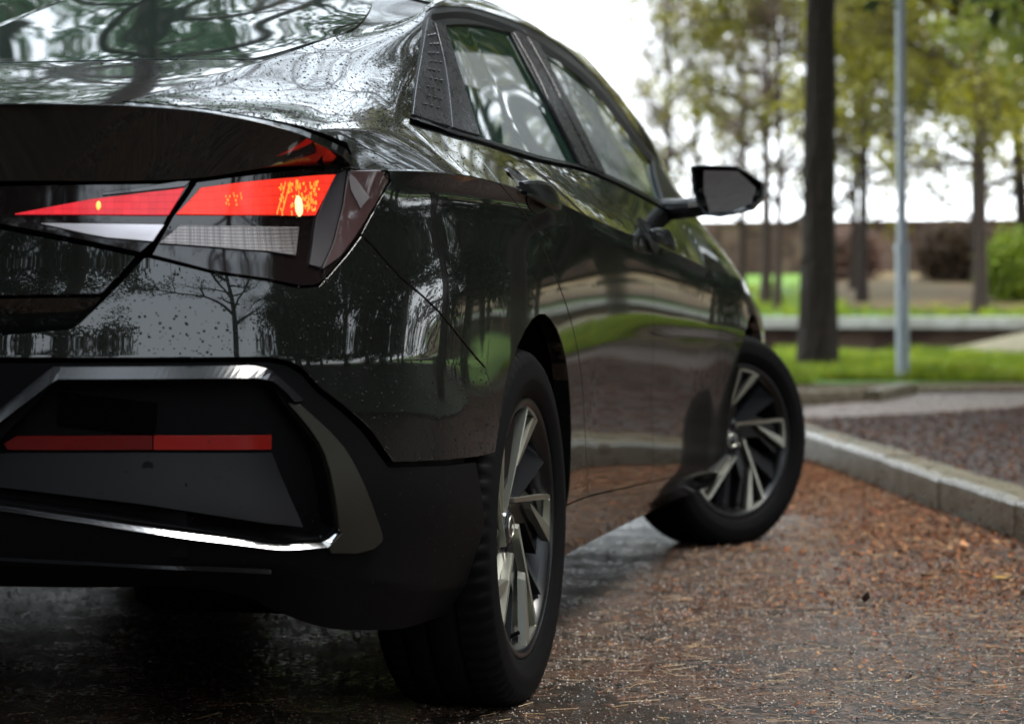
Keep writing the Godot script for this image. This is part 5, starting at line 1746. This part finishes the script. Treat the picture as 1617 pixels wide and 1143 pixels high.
func grass() -> void:
	var tuft := Shape.new()
	for k in 9:
		var t := TAU * k / 9.0
		var o := Vector3(cos(t * 2.3), 0, sin(t * 1.7)) * 0.25
		var lean := Vector3(cos(t), 0, sin(t)) * (0.25 + 0.2 * (k % 3))
		var h := 0.75 + 0.25 * ((k * 5) % 4) / 3.0
		var side := Vector3(-sin(t), 0, cos(t)) * 0.035
		var m := o + lean * 0.35 + Vector3.UP * h * 0.6
		var e := o + lean + Vector3.UP * h
		tuft.quad(o - side, o + side, m + side * 0.7, m - side * 0.7)
		tuft.flat(m - side * 0.7, m + side * 0.7, e)
	var mesh := tuft.mesh(M.grass_blade)
	var greens := [Color(0.18, 0.26, 0.005), Color(0.25, 0.33, 0.008), Color(0.11, 0.17, 0.005), Color(0.30, 0.33, 0.016)]
	var xf := []
	var cols := []
	for i in 26000:
		var z := -17.0 - 15.5 * pow(rng.randf(), 1.6)
		var x := rng.randf_range(-9, 6)
		if z > -18.2 - 0.3 * x and x > -0.4:
			z -= 1.2
		var s := rng.randf_range(0.05, 0.13) * (1.7 if sin(x * 2.3 + z) * sin(x * 0.9 - z * 1.7) > 0.45 else 1.0)
		xf.append(Transform3D(Basis(Vector3.UP, rng.randf() * TAU).scaled(Vector3(s, s, s)), Vector3(x, 0.018, z)))
		cols.append((greens[rng.randi() % 4] as Color) * rng.randf_range(0.75, 1.2))
	for i in 5000:
		var t := pow(rng.randf(), 1.4) * 0.9
		var x := rng.randf_range(-22, 6)
		var s := rng.randf_range(0.12, 0.3)
		if t > 0.12 + 0.55 * smoothstep(-1.8, -5.2, x) + rng.randf_range(-0.08, 0.08):
			continue
		xf.append(Transform3D(Basis(Vector3.UP, rng.randf() * TAU).scaled(Vector3(s, s, s)), Vector3(x, 0.58 + 1.40 * pow(t, 1.2), -42.6 - 27.0 * t)))
		cols.append((greens[rng.randi() % 4] as Color) * rng.randf_range(0.8, 1.25))
	scatter("grass", mesh, xf, cols, self)

func lamp_post() -> void:
	var p := thing("lamp_post", "slender grey metal lamp post with thicker base, standing in the grass", "lamp post", Vector3(0.38, 0.015, -18.35))
	p.rotation.z = 0.010
	var base := Shape.new()
	tube(base, [Vector3(0, -0.1, 0), Vector3(0, 0.02, 0), Vector3(0, 0.05, 0), Vector3(0, 1.28, 0)], [0.080, 0.080, 0.067, 0.067], 20)
	part("base_sleeve", base, M.post, p)
	var collar := Shape.new()
	tube(collar, [Vector3(0, 1.27, 0), Vector3(0, 1.28, 0), Vector3(0, 1.33, 0), Vector3(0, 1.36, 0)], [0.072, 0.078, 0.078, 0.052], 20)
	part("collar", collar, M.post, p)
	var mast := Shape.new()
	tube(mast, [Vector3(0, 1.33, 0), Vector3(0, 3.0, 0), Vector3(0, 6.2, 0)], [0.050, 0.047, 0.038], 20)
	part("mast", mast, M.post, p)
	var door := Shape.new()
	box(door, Vector3(0.02, 0.75, 0.071), Vector3(0.07, 0.32, 0.01), 0.002)
	part("hatch", door, M.post, p)
	var head := Shape.new()
	lathe_y(head, [Vector2(0.03, 6.15), Vector2(0.20, 6.25), Vector2(0.22, 6.32), Vector2(0.10, 6.42), Vector2(0.01, 6.45)], 20)
	part("lamp_head", head, M.post, p)

func lathe_y(sh: Shape, prof: Array, seg: int) -> void:
	for k in seg:
		var t0 := TAU * k / seg
		var t1 := TAU * (k + 1) / seg
		for i in prof.size() - 1:
			var a: Vector2 = prof[i]
			var b: Vector2 = prof[i + 1]
			sh.quad(Vector3(cos(t1) * a.x, a.y, sin(t1) * a.x), Vector3(cos(t0) * a.x, a.y, sin(t0) * a.x), Vector3(cos(t0) * b.x, b.y, sin(t0) * b.x), Vector3(cos(t1) * b.x, b.y, sin(t1) * b.x))

# ------------------------------------------------------------------ trees
func spray_mesh(n: int, seed_: int, spread: float, leaf: float, thin := 1.0) -> ArrayMesh:
	# a clump of n small leaves round a point, about one metre across at spread 0.5
	var r := RandomNumberGenerator.new()
	r.seed = seed_
	var sh := Shape.new()
	for i in n:
		var o := Vector3(r.randfn(), r.randfn() * 0.8, r.randfn()) * spread * 0.5
		var b := Basis.from_euler(Vector3(r.randf() * TAU, r.randf() * TAU, r.randf() * TAU))
		var l := leaf * r.randf_range(0.7, 1.3)
		var p0 := o
		var p1 := o + b * Vector3(0.32 * thin, 0.05, 0.45) * l
		var p2 := o + b * Vector3(0, 0.12, 1.0) * l
		var p3 := o + b * Vector3(-0.32 * thin, 0.05, 0.45) * l
		sh.flat(p0, p1, p2)
		sh.flat(p0, p2, p3)
	return sh.mesh(M.leaf)

var sprays := {}

# kind: crown colours and leaf form; limbs are grown from the trunk and carry the clumps
func tree(called: String, label: String, cat: String, at: Vector3, o: Dictionary, group := "") -> Node3D:
	var r := RandomNumberGenerator.new()
	r.seed = o.get("seed", 1)
	var t := thing(called, label, cat, at, 0.0, group)
	var h: float = o.h
	var tr: float = o.r
	var lean: Vector3 = o.get("lean", Vector3.ZERO)
	var bark: Material = M[o.get("bark", "bark")]
	var trunk := Shape.new()
	var pts := []
	var rad := []
	var n := 14
	var bend: Vector3 = Vector3(r.randf_range(-1, 1), 0, r.randf_range(-1, 1)) * float(o.get("wobble", 0.12))
	for k in n + 1:
		var f := float(k) / n
		pts.append(Vector3(0, -0.15, 0) + Vector3.UP * h * f + lean * h * f + bend * sin(f * 5.0) * f)
		rad.append(tr * (1.0 - 0.82 * f) * (1.0 + o.get("flare", 0.45) * exp(-f * 28.0)))
	if o.has("rough"):
		bark_tube(trunk, pts, rad, r)
	else:
		tube(trunk, pts, rad, 12, 0.06)
	part("trunk", trunk, bark, t)
	var limbs := Shape.new()
	var tips := []
	var c0: float = o.get("from", 0.35)
	for i in int(o.get("limbs", 14)):
		var f := lerpf(c0, 0.97, (i + r.randf() * 0.6) / float(o.get("limbs", 14)))
		var k := int(f * n)
		var p: Vector3 = (pts[k] as Vector3).lerp(pts[mini(k + 1, n)], f * n - k)
		var a := i * 2.4 + r.randf_range(-0.5, 0.5)
		var reach: float = o.get("reach", 2.5) * (1.15 - 0.75 * (f - c0) / (1.0 - c0)) * r.randf_range(0.7, 1.15)
		var rise: float = o.get("rise", 0.35)
		var d := Vector3(cos(a), rise + r.randf_range(-0.15, 0.25), sin(a)).normalized()
		var lp := [p]
		var lr := [tr * (1.0 - 0.8 * f) * 0.5 + 0.008]
		var q := p
		for s in 6:
			d = (d + Vector3(r.randf_range(-1, 1), r.randf_range(-0.9, 0.9) + o.get("droop", 0.0), r.randf_range(-1, 1)) * 0.22).normalized()
			q = q + d * reach / 6.0
			lp.append(q)
			lr.append(lr[0] * (1.0 - (s + 1) / 6.6))
			if s >= 1:
				tips.append(q)
				for z in int(o.get("twigs", 2)):
					var e := (d + Vector3(r.randf_range(-1, 1), r.randf_range(-0.7, 1.0), r.randf_range(-1, 1)) * 0.9).normalized()
					var w := q + e * reach * r.randf_range(0.12, 0.30)
					var mid := q.lerp(w, 0.5) + Vector3(r.randf_range(-1, 1), r.randf_range(-1, 1), r.randf_range(-1, 1)) * reach * 0.02
					tube(limbs, [q, mid, w], [lr[s + 1] * 0.5 + 0.004, lr[s + 1] * 0.32 + 0.003, 0.003], 4)
					tips.append(w)
					tips.append(mid)
		tube(limbs, lp, lr, 6)
	part("branches", limbs, bark, t).set_meta("kind", "stuff")
	var xf := []
	var cols := []
	var tone: Array = o.tones
	var count: int = o.get("clumps", 400)
	for i in count:
		var p: Vector3 = tips[r.randi() % tips.size()] + Vector3(r.randfn(), r.randfn() * 0.7, r.randfn()) * o.get("loose", 0.25)
		var s: float = o.get("clump", 0.5) * r.randf_range(0.6, 1.3)
		xf.append(Transform3D(Basis.from_euler(Vector3(r.randf() * TAU, r.randf() * TAU, r.randf() * TAU)).scaled(Vector3.ONE * s), p))
		cols.append((tone[r.randi() % tone.size()] as Color) * r.randf_range(0.75, 1.25))
	if count:
		scatter("crown", sprays[o.get("spray", "broad")], xf, cols, t)
	return t

# a trunk with raised, broken bark plates
func bark_tube(sh: Shape, pts: Array, rad: Array, r: RandomNumberGenerator) -> void:
	var sides := 30
	var rows := 150
	var ridge := []
	for k in sides:
		ridge.append(r.randf_range(-0.07, 0.07))
	var prev := []
	for i in rows + 1:
		var f := float(i) / rows * (pts.size() - 1)
		var k0 := mini(int(f), pts.size() - 2)
		var c: Vector3 = (pts[k0] as Vector3).lerp(pts[k0 + 1], f - k0)
		var q: float = lerpf(rad[k0], rad[k0 + 1], f - k0)
		var ring := []
		for k in sides:
			if r.randf() < 0.25:
				ridge[k] = r.randf_range(-0.11, 0.09)
			var t := TAU * k / sides
			ring.append(c + Vector3(cos(t), 0, -sin(t)) * q * (1.0 + ridge[k]))
		if i > 0:
			for k in sides:
				var j := (k + 1) % sides
				sh.quad(prev[k], prev[j], ring[j], ring[k])
		prev = ring

func bush(label: String, at: Vector3, size: Vector3, tones: Array, seed_: int) -> void:
	var r := RandomNumberGenerator.new()
	r.seed = seed_
	var t := thing("bush", label, "bush", at, 0.0, "bushes in front of the far wall")
	var stems := Shape.new()
	for i in 9:
		var a := r.randf() * TAU
		var e := Vector3(cos(a) * size.x * 0.35, size.y * r.randf_range(0.5, 0.9), sin(a) * size.z * 0.35)
		tube(stems, [Vector3(0, -0.1, 0), e * 0.5 + Vector3.UP * 0.1, e], [0.03, 0.02, 0.006], 5)
	part("stems", stems, M.bark, t)
	var xf := []
	var cols := []
	for i in int(260 * size.x):
		var v := Vector3(r.randfn(), r.randfn(), r.randfn()).normalized() * pow(r.randf(), 0.4)
		var p := Vector3(v.x * size.x * 0.5, size.y * (0.5 + 0.5 * v.y), v.z * size.z * 0.5) * r.randf_range(0.8, 1.1)
		xf.append(Transform3D(Basis.from_euler(Vector3(r.randf() * TAU, r.randf() * TAU, 0)).scaled(Vector3.ONE * r.randf_range(0.3, 0.6)), p))
		cols.append((tones[r.randi() % tones.size()] as Color) * r.randf_range(0.7, 1.25))
	scatter("foliage", sprays.broad, xf, cols, t)

func vegetation() -> void:
	sprays.broad = spray_mesh(30, 2, 0.6, 0.24)
	sprays.fine = spray_mesh(30, 3, 0.6, 0.10)
	sprays.pine = spray_mesh(60, 4, 0.55, 0.20, 0.18)
	var olive := [Color(0.14, 0.13, 0.007), Color(0.20, 0.185, 0.010), Color(0.075, 0.058, 0.008), Color(0.25, 0.225, 0.016)]
	var lime := [Color(0.14, 0.17, 0.008), Color(0.18, 0.20, 0.012), Color(0.08, 0.10, 0.006)]
	var pink := [Color(0.12, 0.06, 0.05), Color(0.17, 0.10, 0.09), Color(0.07, 0.034, 0.026)]
	var dark := [Color(0.018, 0.030, 0.012), Color(0.028, 0.042, 0.014), Color(0.012, 0.022, 0.010)]
	var grey_green := [Color(0.055, 0.068, 0.030), Color(0.08, 0.095, 0.045), Color(0.035, 0.045, 0.02)]
	var rust := [Color(0.09, 0.04, 0.02), Color(0.13, 0.07, 0.03)]
	# --- in the picture
	tree("pine_tree", "large pine with a thick dark trunk standing in the grass left of the lamp post", "tree", Vector3(-0.98, 0.0, -23.57), {"h": 13.0, "r": 0.235, "seed": 3, "rough": true, "flare": 0.12, "from": 0.44, "limbs": 16, "reach": 3.4, "rise": 0.05, "tones": olive, "clumps": 600, "clump": 0.7, "loose": 0.3, "lean": Vector3(0.006, 0, 0), "wobble": 0.06})
	tree("olive_tree", "yellow green tree with spreading boughs above the lamp post", "tree", Vector3(0.35, 0.6, -44.0), {"h": 11.0, "r": 0.15, "seed": 8, "from": 0.25, "limbs": 20, "reach": 4.6, "rise": 0.25, "tones": olive, "clumps": 640, "clump": 0.6, "loose": 0.5, "bark": "bark_pale"}, "trees beyond the pond")
	tree("olive_tree", "yellow green tree on a leaning dark trunk at the right edge", "tree", Vector3(1.2, 1.2, -54.0), {"h": 11.5, "r": 0.19, "seed": 12, "from": 0.3, "limbs": 18, "reach": 4.4, "rise": 0.3, "tones": lime, "clumps": 640, "clump": 0.6, "loose": 0.5, "lean": Vector3(-0.07, 0, 0)}, "trees beyond the pond")
	tree("olive_tree", "thin tree with olive leaves just right of the big pine trunk", "tree", Vector3(-2.6, 0.9, -50.0), {"h": 10.5, "r": 0.13, "seed": 21, "from": 0.3, "limbs": 18, "reach": 4.0, "rise": 0.3, "tones": olive, "clumps": 520, "clump": 0.55, "loose": 0.35}, "trees beyond the pond")
	tree("olive_tree", "thin reddish trunked tree just left of the big pine trunk", "tree", Vector3(-4.9, 0.9, -50.0), {"h": 10.0, "r": 0.13, "seed": 34, "from": 0.42, "limbs": 16, "reach": 3.6, "rise": 0.35, "tones": olive, "clumps": 600, "clump": 0.5, "loose": 0.4, "bark": "bark_pale"}, "trees beyond the pond")
	tree("blossom_tree", "pinkish bare twigged tree above the door mirror", "tree", Vector3(-8.2, 1.5, -60.0), {"h": 8.2, "r": 0.12, "seed": 41, "from": 0.3, "limbs": 16, "reach": 2.9, "rise": 0.7, "tones": pink, "clumps": 1100, "clump": 0.5, "loose": 0.3, "spray": "fine", "bark": "bark_pale", "twigs": 3}, "pinkish trees by the far wall")
	tree("blossom_tree", "low pinkish tree at the far right by the wall", "tree", Vector3(2.2, 1.7, -63.0), {"h": 5.0, "r": 0.10, "seed": 45, "from": 0.25, "limbs": 14, "reach": 2.2, "rise": 0.7, "tones": pink, "clumps": 600, "clump": 0.45, "loose": 0.3, "spray": "fine", "bark": "bark_pale", "twigs": 3}, "pinkish trees by the far wall")
	tree("olive_tree", "olive tree reaching in from the upper right corner", "tree", Vector3(3.3, 0.1, -32.0), {"h": 9.0, "r": 0.16, "seed": 52, "from": 0.35, "limbs": 18, "reach": 3.6, "rise": 0.15, "tones": lime, "clumps": 700, "clump": 0.5, "loose": 0.3}, "trees beyond the pond")
	var gi := 0
	for w in [[Vector3(-3.4, 1.4, -57.0), "slim olive tree near the wall between the big pine and the lamp post"], [Vector3(-0.3, 1.5, -60.0), "slim olive tree on the lawn right of the lamp post, near the wall"], [Vector3(-6.3, 1.3, -56.0), "slim olive tree on the lawn left of the big pine, near the wall"], [Vector3(2.6, 1.3, -56.0), "slim olive tree at the right edge of the lawn, near the wall"]]:
		gi += 1
		tree("olive_tree", w[1], "tree", w[0], {"h": 9.0, "r": 0.11, "seed": 300 + gi * 5, "from": 0.16, "limbs": 22, "reach": 3.2, "rise": 0.35, "tones": olive, "clumps": 400, "clump": 0.45, "loose": 0.5, "twigs": 3, "bark": "bark_pale"}, "trees beyond the pond")
	tree("blossom_tree", "slender pinkish bare tree just left of the big pine trunk, beyond the pond", "tree", Vector3(-4.2, 0.8, -46.5), {"h": 8.5, "r": 0.09, "seed": 401, "from": 0.22, "limbs": 20, "reach": 2.4, "rise": 0.9, "tones": pink, "clumps": 220, "clump": 0.4, "loose": 0.35, "spray": "fine", "bark": "bark_pale", "twigs": 5}, "pinkish trees by the far wall")
	tree("blossom_tree", "slender pinkish bare tree between the door mirror and the roof of the car", "tree", Vector3(-7.3, 1.0, -50.0), {"h": 9.5, "r": 0.09, "seed": 409, "from": 0.2, "limbs": 22, "reach": 2.6, "rise": 0.9, "tones": pink, "clumps": 260, "clump": 0.4, "loose": 0.35, "spray": "fine", "bark": "bark_pale", "twigs": 5}, "pinkish trees by the far wall")
	bush("bright lime green bush low at the right edge before the wall", Vector3(0.9, 1.0, -50.0), Vector3(1.5, 1.5, 1.5), [Color(0.15, 0.22, 0.012), Color(0.20, 0.27, 0.02)], 3)
	bush("dark brown rounded shrub between the lamp post and the lime bush", Vector3(-0.9, 1.6, -62.0), Vector3(2.3, 1.6, 1.6), [Color(0.075, 0.048, 0.028), Color(0.11, 0.07, 0.04)], 5)
	bush("brown twiggy shrub behind the lamp post near the wall", Vector3(-4.0, 1.6, -63.0), Vector3(1.6, 1.5, 1.4), [Color(0.12, 0.06, 0.045), Color(0.17, 0.10, 0.07)], 7)
	tree("bare_tree", "twiggy tree on the soil right of the kerb, reaching over the road", "tree", Vector3(2.9, 0.1, -8.4), {"h": 11.0, "r": 0.15, "seed": 77, "from": 0.38, "limbs": 26, "reach": 4.0, "rise": 0.2, "tones": dark + rust, "clumps": 1300, "clump": 0.42, "loose": 0.25, "spray": "pine", "twigs": 5})
	tree("bare_tree", "twiggy tree on the left edge of the road, reaching over it ahead of the car", "tree", Vector3(-5.2, 0.0, -12.0), {"h": 13.5, "r": 0.22, "seed": 91, "from": 0.42, "limbs": 30, "reach": 6.0, "rise": 0.22, "tones": dark + rust, "clumps": 1300, "clump": 0.5, "loose": 0.3, "spray": "pine", "twigs": 5})
	for w in [[Vector3(-5.6, 0, 0.5), 23.0, 0.0, "added dark hedgerow along the left edge of the road, unseen, cuts low light", 1.9], [Vector3(1.0, 0, 11.2), 21.0, 90.0, "added tall dark hedgerow across the road behind the car, unseen, cuts low light", 3.4]]:
		var hg := thing("added_hedge", w[3], "added_hedge", w[0], deg_to_rad(w[2]))  # both unseen, added to block low light and darken the ground
		var hx := []
		var hc := []
		for i in int(1500 * w[1] / 8.0 * w[4]):
			var p := Vector3(rng.randf_range(-0.6, 0.6), rng.randf_range(0.1, 1.0) * w[4], rng.randf_range(-w[1] / 2, w[1] / 2))
			hx.append(Transform3D(Basis.from_euler(Vector3(rng.randf() * TAU, rng.randf() * TAU, 0)).scaled(Vector3.ONE * rng.randf_range(0.22, 0.4)), p))
			hc.append((dark[rng.randi() % 3] as Color) * rng.randf_range(0.7, 1.2))
		scatter("foliage", sprays.broad, hx, hc, hg)
		var core := Shape.new()
		box(core, Vector3(0, w[4] * 0.45, 0), Vector3(0.5, w[4] * 0.9, w[1] - 0.4))
		part("stems", core, M.bark, hg)
	# --- round about: what the paint and the glass mirror, some added to cut light
	var k := 0
	for w in [
		[Vector3(5.2, 0.12, -7.2), 13.0, 0.19, "bare", "leafless tree in the wood right of the car, nearest the kerb"],
		[Vector3(7.4, 0.12, -12.0), 14.0, 0.24, "pine", "pine at the front corner of the wood"],
		[Vector3(2.7, 0.12, -17.6), 12.0, 0.2, "tall", "dark oak on the verge ahead, first to the right of the lamp post"],
		[Vector3(3.1, 0.12, -25.0), 13.0, 0.22, "tall", "dark oak on the verge ahead, second to the right of the lamp post"],
		[Vector3(9.5, 0.12, -24.0), 14.0, 0.26, "dark", "dark evergreen on the verge ahead, far right"],
		[Vector3(8.5, 0.12, 3.0), 14.0, 0.24, "pine", "pine in the wood level with the camera"],
		[Vector3(5.6, 0.12, 6.5), 13.0, 0.22, "bare", "leafless tree in the wood behind the camera"],
		[Vector3(11.5, 0.12, -5.0), 13.0, 0.24, "dark", "dark evergreen in the wood opposite the front wheel"],
		[Vector3(15.5, 0.12, 1.5), 12.0, 0.24, "dark", "dark evergreen in the wood opposite the rear wheel"],
		[Vector3(17.5, 0.12, 7.0), 10.0, 0.24, "dark", "dark evergreen at the rear of the wood"],
		[Vector3(15.0, 0.12, -13.0), 13.0, 0.24, "dark", "dark evergreen furthest out in the wood"],
		[Vector3(-1.6, 0.0, 12.4), 14.0, 0.25, "grey", "tall grey green tree across the road straight behind the car"],
		[Vector3(-5.5, 0.0, 9.6), 12.0, 0.26, "grey", "grey green tree across the road behind the car's left side"],
		[Vector3(0.2, 0.0, 8.6), 15.0, 0.28, "roof", "added canopy tree behind the middle of the car, unseen, cuts light on the ground"],
		[Vector3(-3.2, 0.0, 7.0), 14.0, 0.28, "roof", "added canopy tree behind the left of the car, unseen, cuts light on the ground"],
		[Vector3(8.5, 0.0, 20.0), 6.5, 0.2, "dark", "low dark evergreen furthest behind the camera"],
		[Vector3(6.6, 0.02, -31.5), 9.0, 0.2, "dark", "dark evergreen by the pond, first right of the picture"],
		[Vector3(9.0, 0.6, -44.5), 11.0, 0.2, "dark", "dark evergreen on the far lawn, first right of the picture"],
		[Vector3(11.5, 0.02, -32.5), 11.0, 0.2, "dark", "dark evergreen by the pond, second right of the picture"],
		[Vector3(7.4, 1.2, -54.0), 10.0, 0.2, "dark", "dark evergreen on the far lawn near the wall"],
		[Vector3(14.0, 0.8, -47.0), 11.0, 0.2, "dark", "dark evergreen on the far lawn, second right of the picture"],
		[Vector3(8.2, 0.12, -1.2), 11.0, 0.2, "dark", "dark evergreen in the wood, foremost opposite the tail"],
		[Vector3(10.5, 0.12, 2.6), 11.0, 0.2, "dark", "dark evergreen in the wood, second row opposite the tail"],
		[Vector3(8.6, 0.12, -4.6), 9.0, 0.2, "dark", "low dark evergreen in the wood, foremost opposite the doors"],
		[Vector3(9.3, 0.12, -15.0), 12.0, 0.24, "dark", "dark evergreen in the wood beyond the front pine"],
		[Vector3(13.0, 0.12, -9.0), 12.0, 0.24, "dark", "dark evergreen in the wood in the second row"],
		[Vector3(8.6, 0.12, -7.6), 11.0, 0.17, "bare", "leafless tree in the wood in the second row"],
		[Vector3(7.2, 0.12, -17.5), 12.0, 0.24, "dark", "dark evergreen on the verge, second right of the road"],
		[Vector3(-7.5, 0.0, 3.5), 12.0, 0.24, "dark", "added light-blocking evergreen beyond the road left of the car's tail"],  # this row is unseen, added to darken the ground under the car
		[Vector3(-8.0, 0.0, -1.5), 12.0, 0.22, "dark", "added light-blocking evergreen beyond the road left of the car's doors"],
		[Vector3(-8.5, 0.0, -6.5), 12.0, 0.22, "dark", "added light-blocking evergreen beyond the road left of the car's nose"],
		[Vector3(-9.0, 0.0, -13.5), 14.0, 0.24, "leafy", "broad green tree ahead of the car on the left, nearest"],
		[Vector3(-6.6, 0.0, -18.5), 13.0, 0.24, "leafy", "broad green tree ahead of the car on the left verge"],
		[Vector3(-13.5, 0.0, -20.0), 14.0, 0.26, "leafy", "broad green tree furthest to the left on the verge"]]:
		k += 1
		var opt := {"h": w[1], "r": w[2], "seed": 100 + k * 7, "from": 0.28, "limbs": 20, "reach": 4.2, "rise": 0.3, "clump": 0.6, "loose": 0.3}
		if w[3] == "bare":
			opt.merge({"tones": rust, "clumps": 150, "spray": "fine", "twigs": 5, "reach": 5.5, "rise": 0.4, "limbs": 24}, true)
		elif w[3] == "grey":
			opt.merge({"tones": grey_green, "clumps": 900, "clump": 0.62, "from": 0.25, "rise": 0.25}, true)
		elif w[3] == "tall":
			opt.merge({"tones": dark + olive.slice(2, 3), "clumps": 700, "clump": 0.6, "from": 0.30, "rise": 0.15, "reach": 4.0}, true)
		elif w[3] == "roof":  # unseen canopy added to keep sky light off the ground
			opt.merge({"tones": grey_green, "clumps": 760, "clump": 0.75, "from": 0.55, "rise": 0.12, "reach": 6.5, "limbs": 26}, true)
		elif w[3] == "leafy":
			opt.merge({"tones": [Color(0.06, 0.13, 0.06), Color(0.09, 0.17, 0.085), Color(0.035, 0.08, 0.035)], "clumps": 520, "clump": 0.62, "from": 0.3, "rise": 0.25}, true)
		elif w[3] == "pine":
			opt.merge({"tones": dark + olive, "clumps": 900, "clump": 0.8, "spray": "pine", "rise": 0.12, "from": 0.35}, true)
		else:
			opt.merge({"tones": dark, "clumps": 950, "clump": 0.72, "from": 0.12, "rise": 0.1, "reach": 3.6, "limbs": 30}, true)
		tree({"bare": "bare_tree", "pine": "pine_tree", "dark": "evergreen_tree", "leafy": "broad_tree", "tall": "oak_tree", "roof": "added_canopy_tree", "grey": "willow_tree"}[w[3]], w[4], "tree", w[0], opt, "trees round the car park")

# ------------------------------------------------------------------ everything
func _ready() -> void:
	rng.seed = 20240311
	var cam := Camera3D.new()
	cam.name = "camera"
	var attr := CameraAttributesPhysical.new()
	attr.frustum_focal_length = 74.0
	attr.exposure_aperture = 4.6
	attr.frustum_focus_distance = 3.6
	cam.attributes = attr
	add_child(cam)
	cam.fov = 18.41
	cam.near = 0.05
	cam.far = 500.0
	cam.position = Vector3(1.789, 0.681, 3.81)
	cam.rotation = Vector3(-atan(77.0 / 3527.0), deg_to_rad(13.58), 0)
	var env := Environment.new()
	var sky := Sky.new()
	var sm := ProceduralSkyMaterial.new()
	sm.sky_top_color = lin(0.70, 0.80, 0.90)
	sm.sky_horizon_color = lin(0.84, 0.88, 0.90)
	sm.sky_curve = 0.25
	sm.ground_bottom_color = lin(0.10, 0.09, 0.08)
	sm.ground_horizon_color = lin(0.3, 0.3, 0.28)
	sm.sun_angle_max = 1.0
	sky.sky_material = sm
	env.background_mode = Environment.BG_SKY
	env.sky = sky
	env.tonemap_mode = Environment.TONE_MAPPER_LINEAR
	env.tonemap_exposure = 4.2
	env.sdfgi_enabled = true
	env.ssao_enabled = true
	env.ssil_enabled = true
	var we := WorldEnvironment.new()
	we.name = "world_environment"
	we.environment = env
	add_child(we)
	var sun := DirectionalLight3D.new()
	sun.name = "overcast_sun"
	sun.light_energy = 0.5
	sun.light_color = Color(1.0, 0.98, 0.95)
	sun.light_angular_distance = 24.0
	sun.shadow_enabled = true
	sun.sky_mode = DirectionalLight3D.SKY_MODE_LIGHT_ONLY
	add_child(sun)
	sun.rotation = Vector3(deg_to_rad(-66), deg_to_rad(98), 0)
	make_materials()
	body_data()
	build_ground()
	wall()
	lamp_post()
	vegetation()
	var car := build_car()
	drops(car)
	grass()
	litter()
